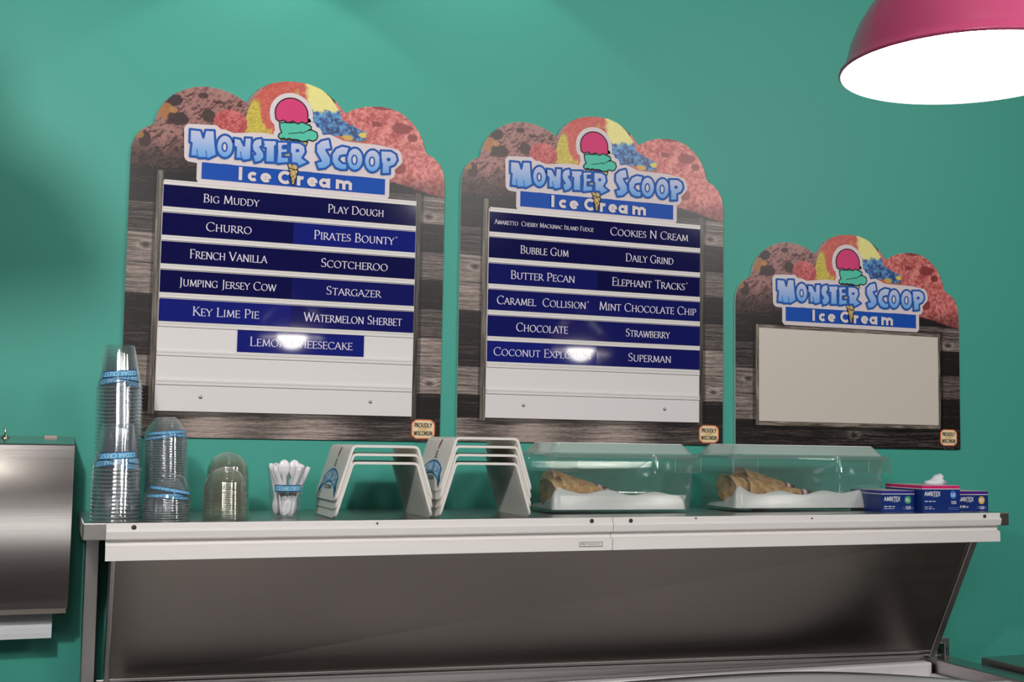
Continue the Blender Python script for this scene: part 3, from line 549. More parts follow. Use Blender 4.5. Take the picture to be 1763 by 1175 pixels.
for x0, x1, nm in ((.0335, .9575, 'left'), (.9590, 1.8925, 'right')):
    mb = MB(); mb.prism_x(prof, x0, x1); o = link('ticket_rail', mb.mesh('ticket_rail', M_RAIL), root); smooth_by_angle(o.data, 25)
    sc_ = {'left': ((.0775, -.0075, 1), (.914, -.0065, 1), (.494, -.0060, 0)), 'right': ((.9965, -.0070, 1), (1.850, -.0075, 1), (1.139, -.004, 0), (1.408, -.0072, 0))}[nm]
    for sx, sz, big in sc_:
        mb = MB(); r_ = .0041 if big else .0018; mb.lathe([(r_, 0), (r_, .001), (r_*.6, .0022), (.0001, .0018)], 14, caps=(True, True)); me = mb.mesh('screw', M_DARK, True); me.transform(Matrix.Rotation(PI/2, 4, 'X'))
        link('screw', me, o, loc=(sx, -.0036, sz))
    if nm == 'left':
        mb = MB(); mb.box(.889, .9365, -.0040, -.0030, -.0548, -.0468); pl = link('maker_plate', mb.mesh('maker_plate', mat('plate', (.62, .60, .55), .4)), o)
        mb2 = MB(); mb2.col = sl((60, 60, 60)); P = P_front(-.00405, .0001, False)
        for a, b_ in (((.889, -.0548), (.9365, -.0548)), ((.9365, -.0548), (.9365, -.0468)), ((.9365, -.0468), (.889, -.0468)), ((.889, -.0468), (.889, -.0548))): stroke(mb2, P, [a, b_], .0008, 0)
        stroke(mb2, P, [(.892, -.0508), (.895, -.0492), (.898, -.0508), (.901, -.0500)], .0010, 0); stroke(mb2, P, [(.905, -.0508), (.930, -.0508)], .0006, 0)
        pl.data.materials.append(M_INK); mm = mb2.mesh('plate_ink', M_INK)
        o2 = link('plate_print', mm, root)
# ------------------------------------------------------------------ freezer with its lid propped up
root = empty('chest_freezer', (.59, -.45, 0), 'stainless chest freezer with its lid propped open under the shelf', 'freezer')
def L(x, y, z): return (x-.59, y+.45, z)
def boxp(name, x0, x1, y0, y1, z0, z1, m, par=root, bv=.002):
    mb = MB(); mb.box(x0-.59, x1-.59, y0+.45, y1+.45, z0, z1); return bevel(link(name, mb.mesh(name, m), par), bv)
ZT = .957
boxp('back_wall', -.36, 1.575, -.095, -.055, .05, ZT+.004, M_STEEL); boxp('front_wall', -.36, 1.575, -.85, -.80, .05, ZT, M_STEEL)
boxp('side_wall', -.36, -.32, -.80, -.095, .05, ZT, M_STEEL); boxp('side_wall', 1.512, 1.575, -.80, -.095, .05, ZT, M_STEEL)
boxp('base', -.32, 1.512, -.80, -.095, .05, .12, M_STEEL)
M_LINER = noise_bump(mat('frosty_liner', (.80, .76, .78), .7), (90, 90, 90), .6, .003, 4)
# liner: stepped frosty rim
boxp('liner', -.32, 1.505, -.125, -.0955, .13, .950, M_LINER, bv=.005); boxp('liner', 1.490, 1.5115, -.79, -.125, .13, .925, M_LINER, bv=.005)
boxp('liner', -.32, -.30, -.79, -.125, .13, .945, M_LINER, bv=.005); boxp('liner', -.30, 1.49, -.135, -.125, .13, .925, M_LINER, bv=.004)
boxp('front_rim', 1.40, 1.5115, -.80, -.36, .90, .952, mat('white_rim', (.74, .70, .72), .4), bv=.004)
# bowed grey sheet lying in the opening, its far corner rounded
mb = MB(); cor = []
R1 = .30; xr, yb = 1.475, -.140
edge = [(-.30, yb), (.3, yb), (.8, yb)]+[(xr-R1*1.5+R1*1.5*math.sin(t), yb-R1+R1*math.cos(t)) for t in np.linspace(0, PI/2, 14)]+[(xr, -.79), (-.30, -.79)]
tri = tessellate_polygon([[Vector((x, y, 0)) for x, y in edge]])
n = 40; vs = []; fs = []
for i in range(n+1):
    x = -.30+(xr+.30)*i/n; q = (x-(xr-R1*1.5))/(R1*1.5); ytop = yb if q <= 0 else yb-R1+R1*math.sqrt(max(0, 1-q*q))
    for j in range(13):
        y = ytop+(-.79-ytop)*j/12; vs.append((x-.59, y+.45, .949+.004*math.sin(x*5)*math.sin(y*9)))
for i in range(n):
    for j in range(12): a = i*13+j; fs.append((a, a+1, a+14, a+13))
mb.add(vs, fs); M_SHEET = noise_bump(mat('grey_acrylic_sheet', (.88, .88, .92), .42), (3.2, 9, 9), .12, .002, 2, col_amt=.30)
o = link('inner_cover', mb.mesh('inner_cover', M_SHEET, True), root)
so = o.modifiers.new('thick', 'SOLIDIFY'); so.thickness = .004
# lid (its outline follows two slightly skewed edges)
tl, tr, br, bl = Vector((-.3434, -.262, 1.2600)), Vector((1.5290, -.262, 1.2655)), Vector((1.5300, -.100, .9595)), Vector((-.3389, -.100, .9905))
lid = link('lid', None, root); lid.name = 'lid'
nrm = (tr-tl).cross(bl-tl).normalized()
if nrm.y > 0: nrm = -nrm
def lq(s, t, d=0):
    a = tl.lerp(tr, s); b_ = bl.lerp(br, s); p = b_.lerp(a, t)+nrm*d; return L(p.x, p.y, p.z)
def lslab(s0, s1, t0, t1, d0, d1):
    mb = MB(); vs = [lq(s, t, d) for d in (d0, d1) for t in (t0, t1) for s in (s0, s1)]
    mb.add(vs, [(0, 2, 3, 1), (4, 5, 7, 6), (0, 1, 5, 4), (2, 6, 7, 3), (0, 4, 6, 2), (1, 3, 7, 5)]); return mb
bpy.data.objects.remove(lid)
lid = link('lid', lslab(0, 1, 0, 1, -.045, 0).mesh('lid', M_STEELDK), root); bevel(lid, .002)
for nm, a in (('lid_frame', (.9905, 1, .0, 1, 0, .0045)), ('lid_frame', (0, .0045, .0, 1, 0, .0045)), ('lid_frame', (.0045, .9905, 0, .022, 0, .005)), ('lid_frame', (.0045, .9905, .030, .052, 0, .003))):
    bevel(link(nm, lslab(*a).mesh(nm, M_STEEL), lid), .0015)
boxp('hinge_rail', -.338, 1.30, -.099, -.060, ZT+.003, .984, M_STEEL)
# hinges
for hx in (1.545, -.352):
    s_ = 1 if hx > 0 else -1
    mb = MB(); mb.box(hx-.59, hx-.59+.032, -.098+.45, -.094+.45, .95, 1.0); mb.box(hx-.59, hx-.59+.004, -.12+.45, -.094+.45, .95, .99)
    o = bevel(link('hinge', mb.mesh('hinge', M_STEEL), root), .001)
    mb = MB(); mb.lathe([(.004, 0), (.004, .004), (.0001, .005)], 12, caps=(True, True)); me = mb.mesh('hinge_pin', M_DARK, True); me.transform(Matrix.Rotation(PI/2, 4, 'X')); link('hinge_pin', me, o, loc=(hx-.59+.018, -.098+.45, .975))
# ------------------------------------------------------------------ steel counter next to the freezer
root = empty('steel_counter', (1.9, -.5, 0), 'stainless counter corner beside the freezer at the frame edge', 'counter')
def cb(name, x0, x1, y0, y1, z0, z1, m, bv=.002):
    mb = MB(); mb.box(x0-1.9, x1-1.9, y0+.5, y1+.5, z0, z1); return bevel(link(name, mb.mesh(name, m), root), bv)
cb('counter_top', 1.586, 2.3, -.75, -.192, .93, .970, M_STEEL, .004); cb('side_panel', 1.60, 2.28, -.73, -.20, .05, .93, M_STEELV)
# ------------------------------------------------------------------ towel dispenser and key knob
root = empty('towel_dispenser', (-.55, 0, 1.13), 'brushed steel paper towel dispenser on the teal wall, at the left frame edge', 'dispenser')
mb = MB(); prof = [(0, .3145), (-.116, .3008)]+[(-.1185-.13*s_+.325*s_*s_, .298-s_) for s_ in np.linspace(0, .28, 22)]+[(-.1, .016), (-.1, .002), (0, .002)]
n = len(prof); mb.prism_x(prof, -.145, .1430); o = link('housing', mb.mesh('housing', M_STEELF), root); smooth_by_angle(o.data, 22)
mb = MB(); mb.prism_x([(-.003, .002), (-.103, .002), (-.1035, -.006), (-.003, -.006)], -.143, .1405); link('bottom_lip', mb.mesh('bottom_lip', M_STEELDK), root)
mb = MB(); mb.box(.1235, .1385, -.085, -.02, -.011, -.005); link('slot_tab', mb.mesh('slot_tab', M_DARK), root)
mb = MB(); mb.box(.09, .112, -.022, -.006, .311, .3155); link('top_tab', mb.mesh('top_tab', mat('tab', (.6, .45, .4), .5)), root)
mb = MB(); mb.lathe([(.0072, 0), (.009, .0025), (.0055, .004), (.0045, .007), (.0016, .008), (.0018, .020), (.0014, .022), (.0001, .0225)], 18, caps=(True, True))
lk = link('lock', mb.mesh('lock', mat('brass_lock', (.62, .52, .38), .25, 1), True), root, loc=(.0215, -.035, .3085)); lk.rotation_euler.x = .11
mb = MB(); vs = []
for k in range(7):
    t = k/6; vs.append([(-.145, -.055-.014*math.sin(t*2), .002-.057*t), (.118, -.055-.014*math.sin(t*2), .002-.0565*t)])
mb.rings([v for v in vs], closed=False); o = link('paper_towel', mb.mesh('paper_towel', M_PAPER), None, 'white paper towel hanging out below the steel dispenser', 'paper towel', loc=(-.55, 0, 1.13))
so = o.modifiers.new('thick', 'SOLIDIFY'); so.thickness = .0012
# ------------------------------------------------------------------ pink pendant lamps
M_PINK = mat('pink_enamel', (.90, .13, .32), .2, spec=.7)
M_SHADEIN = mat('white_enamel', (.9, .88, .86), .5)
M_BULB = emit('lit_bulb', (1, .97, .92), 40)
def pendant(loc, label, power, bulb_m=M_BULB, k=.559):
    root = empty('pendant_lamp', loc, label, 'lamp', 'pink pendant lamps'); root.scale = (k, k, k)
    prof = [(.1955, 0), (.1985, .002), (.1975, .006), (.193, .0085), (.1895, .012), (.187, .022), (.180, .050), (.168, .080), (.151, .108), (.129, .134), (.100, .158), (.068, .175), (.042, .184), (.036, .190), (.034, .235), (.030, .24)]
    mb = MB(); mb.lathe(prof, 72); o = link('lamp_shade', mb.mesh('lamp_shade', M_PINK, True), root)
    mb = MB(); mb.lathe([(.1955, 0), (.1915, .003), (.1865, .012), (.184, .022), (.177, .050), (.165, .080), (.148, .108), (.126, .134), (.097, .156), (.062, .173), (.036, .18), (.0001, .181)], 72)
    link('shade_lining', mb.mesh('shade_lining', M_SHADEIN, True), root)
    mb = MB(); mb.lathe([(.0001, .028)]+[(.052*math.sin(a), .08-.052*math.cos(a)) for a in (.3, .6, .9, 1.2, 1.5, 1.8, 2.1, 2.4)]+[(.028, .14), (.02, .17)], 28); bl_ = link('bulb', mb.mesh('bulb', bulb_m, True), root)
    mb = MB(); mb.lathe([(.03, .235), (.03, .26), (.02, .27), (.006, .275), (.004, .30)], 20, caps=(False, True)); link('socket_cap', mb.mesh('socket_cap', M_SCREW, True), root)
    mb = MB(); mb.lathe([(.003, .28), (.003, (3.09-loc[2])/k)], 8); link('cord', mb.mesh('cord', M_DARK, True), root)
    if power:
        q = lamp('pendant_glow', 'POINT', (0, 0, .0), power, .05, (1, .94, .86)); q.parent = root; q.location = (0, 0, .022)
    return root
pendant((.3009, -1.644, 1.7857), 'pink enamel pendant lamp with a glowing white inside, above the short menu board', 2.2)
pendant((1.366, -1.644, 1.7857), 'pink enamel pendant lamp further along the row, past the visible one', 2.2)
pendant((-.68, -1.0, 1.992), 'unseen pink enamel pendant lamp added to shade the wall over the towel dispenser', 0, bulb_m=M_SHADEIN)  # added unlit lamp, blocks the left spot to darken the wall
pendant((-.72, -2.9, 1.90), 'unseen extra pink enamel pendant lamp out over the customer side', 3)  # extra lamp added out of view for its light
# ------------------------------------------------------------------ stacks of clear cups
def cup_mesh(name, prof, m, n=40):
    mb = MB(); k = 4 if name in ('clear_cup', 'sundae_cup') else 0; mb.cur = 1
    if k: mb.lathe(prof[:k+1], n)
    mb.cur = 0; mb.lathe(prof[k:], n); return mb.mesh(name, [m, M_CUPRIM], True)
def torus_ring(prof_r, z, t): return [(prof_r, z), (prof_r+t, z+t*.3), (prof_r+t*1.1, z+t), (prof_r+t*.6, z+t*1.6), (prof_r, z+t*1.5)]
def band_mesh(prof_fn, z0, z1, a0, a1, txt, P_off=.0006, tilt=0, sub=None):
    """printed band wrapped on a cup; letters read when the cup stands upright, so they hang upside down in an inverted stack"""
    mb = MB(); cm = (z0+z1)/2; R0 = prof_fn(cm)
    def P(u, v, p):     # u along the arc, v up, metres
        a = u/R0; z = cm+v+tilt*u; r_ = prof_fn(z)+P_off+.0002*p; return (r_*math.sin(a), -r_*math.cos(a), z)
    h = (z1-z0)/2; N = 18; mb.col = sl((30, 60, 110))
    for hh, pl, colr in ((h, 0, (28, 62, 108)), (h*.78, 1, (74, 150, 196))):
        mb.col = sl(colr); us = [R0*(a0+(a1-a0)*i/N) for i in range(N+1)]
        mb.rings([[P(q, -hh, pl) for q in us], [P(q, hh, pl) for q in us]], closed=False)
    mb.col = sl((176, 214, 232)); s_ = -1 if sub != 'up' else 1
    Pq = lambda u, v, p: P(s_*u, s_*v, 2)
    text(mb, Pq, txt, 0, 0, R0*(a1-a0)*.86, h*1.15, 2, 'sans', .16)
    return mb.mesh('label_band', M_INK)
# tall cups: 85 mm high, stacked upside down
HA = .0785
rA = lambda z: .0385-(.0385-.0265)*min(1, max(0, z/HA))
pA = torus_ring(.0392, 0, .0016)+[(.0388, .006), (.0376, .0065), (.0374, .012)]+[(rA(z), z) for z in (.016, .03, .045, .06, .072)]+[(.0262, HA-.002), (.0250, HA), (.0236, HA-.0012), (.0225, HA-.004), (.0001, HA-.0045)]
meA = cup_mesh('clear_cup', pA, M_CUP)
def stack(me, x, y, n, pitch, lean, name, lab, cat, grp, bandf=None, toplab=None, jit=.0006, nb=4, h=0):
    for k in range(n):
        z = zs(x)+pitch*k
        o = link(name, me, None, (toplab if (k == n-1 and toplab) else (lab.replace('clear', 'lowest clear', 1) if k == 0 else lab)), cat, grp, loc=(x+lean*pitch*k+(random.random()-.5)*jit, y+(random.random()-.5)*jit, z))
        o.rotation_euler = ((random.random()-.5)*.012, math.atan(lean), random.random()*6 if not bandf else 0)
        if bandf and k >= n-nb:
            q = link('label_band', bandf(n-1-k), o); q.rotation_euler.z = [.0, .5, -.7, 1.3, -1.5][min(4, n-1-k)]
bA = lambda k: band_mesh(rA, .020, .032, -1.0, 1.0, 'CEDAR CREST', tilt=(.06, -.12, .15, -.1, .1)[min(k, 4)])
stack(meA, -.3300, -.180, 36, .00655, -.03, 'clear_cup', 'clear plastic cup upside down in the tallest stack, next to the post', 'cup', 'clear cups in the tallest stack', bA, 'topmost clear cup of the tallest stack, base up with a pale blue band')
stack(meA, -.3415, -.298, 14, .00655, .0, 'clear_cup', 'clear plastic cup upside down in the shorter stack in front of the tallest', 'cup', 'clear cups in the front stack', bA, 'topmost clear cup of the front stack, base up over a pale blue band')
# squat cups with a narrow foot
HB = .047
def rB(z):
    t = z/HB; return .0385-.004*t if t < .42 else .0367-(.0367-.0178)*((t-.42)/.58)**1.25
pB = torus_ring(.0388, 0, .0014)+[(.0386, .005)]+[(rB(z), z) for z in (.008, .014, .02, .026, .031, .036, .040, .044)]+[(.0172, HB), (.0155, HB-.001), (.0001, HB-.003)]
meB = cup_mesh('sundae_cup', pB, M_CUP)
bB = lambda k: band_mesh(rB, .016, .022, -1.1, 1.1, 'CEDAR CREST', tilt=(.05, -.1, .12, -.1)[min(k, 3)])
stack(meB, -.2475, -.172, 30, .00455, -.03, 'sundae_cup', 'clear squat sundae cup upside down in the taller cup stack behind the small one', 'cup', 'sundae cups in the rear stack', bB, 'topmost squat clear cup of the rear sundae cup stack', nb=3)
stack(meB, -.2565, -.295, 7, .0042, 0, 'sundae_cup', 'clear squat sundae cup upside down in the small front stack', 'cup', 'sundae cups in the small front stack', bB, None, nb=2)
o = link('sundae_cup', meB, None, 'crooked clear sundae cup tilted on top of the small front stack', 'cup', 'sundae cups in the small front stack', loc=(-.2545, -.296, zs(-.25)+.0325)); o.rotation_euler = (.05, .22, .4)
q = link('label_band', bB(0), o); q.rotation_euler.z = -.5
# dome lids
R_D = .0375
pD = torus_ring(.0385, 0, .0013)+[(.0378, .004), (.0370, .008)]+[(R_D*math.cos(a), .010+.036*math.sin(a)) for a in (0, .2, .4, .6, .8, 1.0, 1.2, 1.38, 1.5)]+[(.0001, .046)]
meD = cup_mesh('dome_lid', pD, M_DOME)
stack(meD, -.1385, -.192, 22, .0034, -.02, 'dome_lid', 'clear dome lid in the taller stack of lids, at the back', 'lid', 'dome lids in the rear stack', None, 'topmost clear dome lid of the rear stack')
stack(meD, -.1560, -.294, 15, .0033, -.02, 'dome_lid', 'clear dome lid in the front stack of lids', 'lid', 'dome lids in the front stack', None, 'topmost clear dome lid of the front stack')
# ------------------------------------------------------------------ cup of spoons
HC = .0930
rC = lambda z: .0245+(.0355-.0245)*z/HC
pC = [(.0001, .003), (.0225, .002), (.0240, 0), (.0250, .004)]+[(rC(z), z) for z in (.02, .04, .06, .08, .088)]+[(.0360, HC-.002), (.0372, HC-.001), (.0365, HC)]
cupx, cupy = -.0445, -.262
o = link('spoon_cup', cup_mesh('spoon_cup', pC[::-1], clear('cup_front', (.9, .92, .93), .06, .06)), None, 'clear upright cup holding white plastic spoons, pale blue band', 'cup', loc=(cupx, cupy, zs(cupx)))
mb_ = band_mesh(rC, .0475, .0600, -.86, .86, 'CEDAR CREST', sub='up'); q = link('label_band', mb_, o)
mb = MB(); mb.col = sl((40, 34, 34))
P = lambda u, v, p: (rC(.0425)*math.sin(u/rC(.0425)), -(rC(.0425+v)+.0007)*math.cos(u/rC(.0425)), .0425+v)
text(mb, P, 'ICE CREAM', 0, 0, .030, .0045, 0, 'sans', .22); link('band_lettering', mb.mesh('band_lettering', M_INK), o)
def spoon_mesh():
    mb = MB(); st = [(0, .0042, .0012, 0), (.01, .0048, .0013, 0), (.03, .0042, .0014, 0), (.055, .0034, .0016, 0), (.064, .0040, .0016, 0), (.068, .0070, .0018, -.001), (.073, .0096, .002, -.0022), (.080, .0108, .002, -.003), (.087, .0098, .0018, -.0024), (.092, .0066, .0015, -.001), (.0945, .002, .001, 0)]
    rg = []
    for z, hw, t, d in st: rg.append([(hw*math.cos(a), t*math.sin(a)+d*(1-abs(math.cos(a))), z) for a in [2*PI*i/10 for i in range(10)]])
    mb.rings(rg, (True, True)); return mb.mesh('plastic_spoon', M_SPOON, True)
meS = spoon_mesh()
SP = [(-.016, -.006, 0, .30, 1, 0), (-.004, -.014, .02, -.04, 0, 0), (.007, -.013, -.02, .08, 0, 0), (.009, -.010, .0, .20, 0, .3), (-.004, -.019, .05, .26, 1, .2), (-.018, -.004, 0, -.08, 1, 1.2), (.018, .002, -.05, .10, 1, .9),
      (-.010, .006, -.05, -.1, 0, 0), (.004, -.010, .05, .38, 1, .3), (-.015, .006, -.05, -.16, 1, .5), (.010, -.016, .03, -.34, 1, .2), (-.012, -.013, .04, -.10, 1, 1.3), (.017, -.008, 0, .10, 1, 1.2), (0, 0, 0, 0, 1, 1.2),
      (.014, -.013, .02, .02, 1, .8), (-.008, -.018, .06, .30, 1, -.5), (.015, .008, .02, -.05, 1, .4)]
SPT = ['white plastic spoon, handle out over the cup rim', 'white plastic spoon standing bowl up at the middle of the cup', 'white plastic spoon bowl up, just past the middle of the cup', 'white plastic spoon leaning bowl up against the rim by the white stands']
for i, (dx, dy, rx, ry, flip, rz) in enumerate(SP):
    lab = SPT[i] if i < 4 else 'white plastic spoon packed inside the clear upright cup'
    k = 2.0; ln = .0945
    bx_, by_ = (cupx+dx*.8, cupy+dy*.75)
    z0 = zs(cupx)+.0045
    o = link('plastic_spoon', meS, None, lab, 'spoon', 'white spoons in the clear cup')
    if i == 0: ry = -.37; dx = .006; z0 += .002; flip = 1
    if flip:
        M_ = Matrix.Translation((cupx+dx*.8+math.sin(ry)*.0945, cupy+dy*.75-math.sin(rx)*.0945, z0+.0945*math.cos(ry))) @ Matrix.Rotation(ry, 4, 'Y') @ Matrix.Rotation(rx, 4, 'X') @ Matrix.Rotation(rz, 4, 'Z') @ Matrix.Scale(-1, 4, (0, 0, 1))
    else:
        M_ = Matrix.Translation((cupx+dx*.8, cupy+dy*.75, z0+(.006 if i in (1, 2) else 0))) @ Matrix.Rotation(ry, 4, 'Y') @ Matrix.Rotation(rx, 4, 'X') @ Matrix.Rotation(rz, 4, 'Z')
    o.matrix_world = M_
# ------------------------------------------------------------------ nested white bent stands
def stand_mesh(th=.0045, top=.0600, foot=.0905, h=.0990, y0=0, y1=.176):
    """centre line of a bent sheet in XZ, swept in depth, feet with rounded corners"""
    pts = []; r = .007; a = math.atan2(h, foot-top)
    L0 = Vector((-foot, 0)); L1 = Vector((-top, h)); d = (L1-L0).normalized(); ln = (L1-L0).length
    for k in range(9): pts.append(L0+d*(ln-r)*(0 if k == 0 else (.004*k if k < 6 else (.25 if k == 6 else (.6 if k == 7 else 1.0)))/1 if k >= 6 else .0028*k/(ln-r)))
    bend = [L1-d*r*(1-t)**2+Vector((1, 0))*r*t**2 for t in (.25, .5, .75, 1)]
    left = pts+bend; line = left+[Vector((-p.x, p.y)) for p in reversed(left)]
    n = len(line); s = [0]
    for i in range(1, n): s.append(s[-1]+(line[i]-line[i-1]).length)
    T = s[-1]; rings = []; R = .014
    for i in range(n):
        t = (line[min(i+1, n-1)]-line[max(i-1, 0)]).normalized(); nn = Vector((-t.y, t.x))*th/2
        e = min(s[i], T-s[i]); ins = R-math.sqrt(max(0, R*R-(R-e)**2)) if e < R else 0
        o_ = line[i]-Vector((0, 0)); a_ = o_+nn; b_ = o_-nn
        rings.append([(a_.x, y0+ins, a_.y), (a_.x, y1-ins, a_.y), (b_.x, y1-ins, b_.y), (b_.x, y0+ins, b_.y)])
    mb = MB(); mb.rings(rings, (True, True)); m = mb.mesh('cone_stand', M_STAND); smooth_by_angle(m, 38); return m
me_stand = stand_mesh()
def stand_print():
    mb = MB(); top, foot, h = .0600, .0905, .0990; d = Vector((top-foot, 0, 0))
    base = Vector((-foot, .088, 0)); up = Vector((foot-top, 0, h)); H = up.length; up /= H; nrm = Vector((-up.z, 0, up.x))
    def P(u, v, p): q = base+up*v+Vector((0, -1, 0))*u+nrm*(.00245+.0002*p); return tuple(q)
    R = .11; arch = lambda u: -(u*u)/(2*R)*1.0
    for hh, pl, c in ((.0135, 0, (26, 70, 118)), (.0118, 1, (52, 132, 186))):
        mb.col = sl(c); us = [-.062+.124*i/16 for i in range(17)]
        if pl: us = [-.060+.120*i/16 for i in range(17)]
        mb.rings([[P(u, .046+arch(u)-hh, pl) for u in us], [P(u, .046+arch(u)+hh, pl) for u in us]], closed=False)
    for s_ in (-1, 1):
        mb.col = sl((26, 70, 118)); us = [.060, .074]
        mb.rings([[P(s_*u, .040+arch(u)-.010, 0) for u in us], [P(s_*u, .040+arch(u)+(.010 if u < .07 else .004), 0) for u in us]], closed=False)
    mb.col = sl((236, 246, 252)); text(mb, lambda u, v, p: P(u, v+.046+arch(u), 2), 'CEDAR CREST', 0, 0, .104, .0165, 2, 'sans', .15)
    mb.col = sl((38, 34, 36)); text(mb, lambda u, v, p: P(u, v, 2), 'ICE CREAM', 0, .024, .058, .0068, 2, 'sans', .2)
    # small picture of a scoop with a red handle
    mb.col = sl((128, 44, 52)); poly(mb, P, [(-.001, .082), (.006, .084), (.013, .097), (.013, .1005), (.007, .0995), (.0, .091)], 1)
    mb.col = sl((60, 40, 38))
    for a in (((-.001, .081), (.004, .081)), ((-.004, .076), (-.002, .064)), ((.001, .077), (.001, .064)), ((.006, .076), (.005, .064)), ((-.005, .076), (.007, .076)), ((-.004, .070), (.006, .070)), ((-.007, .064), (.010, .064))): stroke(mb, P, list(a), .0013, 1)
    return mb.mesh('printed_logo', M_INK)
me_sp = stand_print()
for cx, n, pitch, nm in ((.1220, 3, .0151, 'three'), (.3165, 4, .0157, 'four')):
    for k in range(n):
        pos = 'lowest, standing on the shelf' if k == 0 else ('topmost, bearing the blue arched print' if k == n-1 else 'nested in between' if n == 3 else ('second from the bottom', 'third from the bottom')[k-1])
        o = link('cone_stand', me_stand, None, 'white bent plastic stand in the stack of %s, %s' % (nm, pos), 'stand', 'stack of %s white stands' % nm, loc=(cx+(.0006 if k % 2 else -.0005), -.335+(0, .002, -.001, .001)[k], zs(cx)+.0016+pitch*k))
        if k == n-1: link('printed_logo', me_sp, o)
# ------------------------------------------------------------------ clear food boxes
def rrect(x0, x1, y0, y1, z, r, n=5):
    p = []
    for cx, cy, a0 in ((x1-r, y1-r, 0), (x0+r, y1-r, 90), (x0+r, y0+r, 180), (x1-r, y0+r, 270)):
        p += [(cx+r*math.cos(math.radians(a0+90*i/n)), cy+r*math.sin(math.radians(a0+90*i/n)), z) for i in range(n+1)]
    return p
def food_box(x0, x1, label, grp):
    y0, y1 = -.262, -.085; z0 = zs((x0+x1)/2); cx, cy = (x0+x1)/2, (y0+y1)/2; hw, hd = (x1-x0)/2, (y1-y0)/2
    root = empty('food_box', (cx, cy, z0), label, 'container', grp)
    q = lambda i, z, r: rrect(-hw+i, hw-i, -hd+i, hd-i, z, r)
    mb = MB(); mb.rings([q(.016, .001, .02), q(.012, .006, .022), q(.009, .05, .022), q(.007, .100, .022), q(.004, .1125, .022), q(0, .1135, .022), q(0, .1160, .022), q(.006, .1165, .020), q(.009, .1000, .020), q(.012, .05, .02), q(.015, .008, .02)], (True, True))
    body = link('box_body', mb.mesh('box_body', M_BOX), root); smooth_by_angle(body.data, 50)
    for s_ in (-1, 1):        # moulded grips at both ends
        mb = MB(); xa, xb = (-hw, -hw+.062) if s_ < 0 else (hw-.062, hw)
        mb.box(xa, xb, -hd-.001, -hd+.0015, .083, .1135); mb.box(xa if s_ < 0 else xb-.0022, xa+.0022 if s_ < 0 else xb, -hd, hd, .083, .1135)
        bevel(link('grip', mb.mesh('grip', M_BOX), root), .0008)
    mb = MB(); mb.rings([q(-.002, .112, .024), q(-.003, .1175, .024), q(-.001, .1195, .024), q(.006, .1200, .022), q(.010, .1215, .02), q(.024, .1400, .018), q(.030, .1412, .016)], (False, True))
    n_ = len(mb.f); per = 24
    for k_ in range(4*per, 5*per): mb.mi[k_] = 1
    lid = link('box_lid', mb.mesh('box_lid', [M_BOXLID, M_BEVEL]), root); smooth_by_angle(lid.data, 30)
    mb = MB()
    for i_, z_ in ((.0105, .1216), (.0245, .1404)):
        a = q(i_, z_, .019); b_ = q(i_+.001, z_+.0012, .018); mb.rings([a, b_])
    link('lid_edge', mb.mesh('lid_edge', mat('frosted_edge', (.72, .8, .78), .3)), lid)
    return root, cx, cy, z0
M_CONE = mat('waffle', (.46, .235, .085), .7, spec=.2); nt = M_CONE.node_tree
tc = nt.nodes.new('ShaderNodeTexCoord'); mp = nt.nodes.new('ShaderNodeMapping'); wv = nt.nodes.new('ShaderNodeTexWave'); wv2 = nt.nodes.new('ShaderNodeTexWave')
mp.inputs['Rotation'].default_value = (0, .7, .7); wv.inputs['Scale'].default_value = 60; wv2.inputs['Scale'].default_value = 60; wv2.bands_direction = 'Z'
nt.links.new(tc.outputs['Object'], mp.inputs[0]); nt.links.new(mp.outputs[0], wv.inputs[0]); nt.links.new(mp.outputs[0], wv2.inputs[0])
ad = nt.nodes.new('ShaderNodeMath'); ad.operation = 'MAXIMUM'; nt.links.new(wv.outputs['Fac'], ad.inputs[0]); nt.links.new(wv2.outputs['Fac'], ad.inputs[1])
bp = nt.nodes.new('ShaderNodeBump'); bp.inputs['Distance'].default_value = .002; bp.inputs['Strength'].default_value = .8; nt.links.new(ad.outputs[0], bp.inputs['Height']); nt.links.new(bp.outputs[0], nt.nodes['Principled BSDF'].inputs['Normal'])
nz = nt.nodes.new('ShaderNodeTexNoise'); nz.inputs['Scale'].default_value = 55; cr = nt.nodes.new('ShaderNodeValToRGB'); cr.color_ramp.elements[0].position = .3; cr.color_ramp.elements[0].color = (.42, .18, .055, 1); cr.color_ramp.elements[1].position = .62; cr.color_ramp.elements[1].color = (.80, .48, .22, 1)
nt.links.new(tc.outputs['Object'], nz.inputs[0]); nt.links.new(nz.outputs[0], cr.inputs[0]); nt.links.new(cr.outputs[0], nt.nodes['Principled BSDF'].inputs['Base Color'])
def waffle_mesh(seed, L_=.135, R_=.031):
    rnd = random.Random(seed); n = 28; outer = []; inner = []
    ph = rnd.random()*6; top = [L_*(1+.05*math.sin(2*PI*i/n+ph)+.02*rnd.random()) for i in range(n)]
    for t in (.004, .2, .4, .6, .8, .94, 1):
        outer.append([((R_*t+.0015)*math.cos(2*PI*i/n)*(1+.03*math.sin(3*i)), (R_*t+.0015)*math.sin(2*PI*i/n), top[i]*t) for i in range(n)])
    for t in (1, .6, .2): inner.append([((R_*t-.0012)*math.cos(2*PI*i/n), (R_*t-.0012)*math.sin(2*PI*i/n), top[i]*t+.002*(1-t)) for i in range(n)])
    mb = MB(); mb.rings(outer+inner, (True, True)); m = mb.mesh('waffle_cone', M_CONE, True); return m
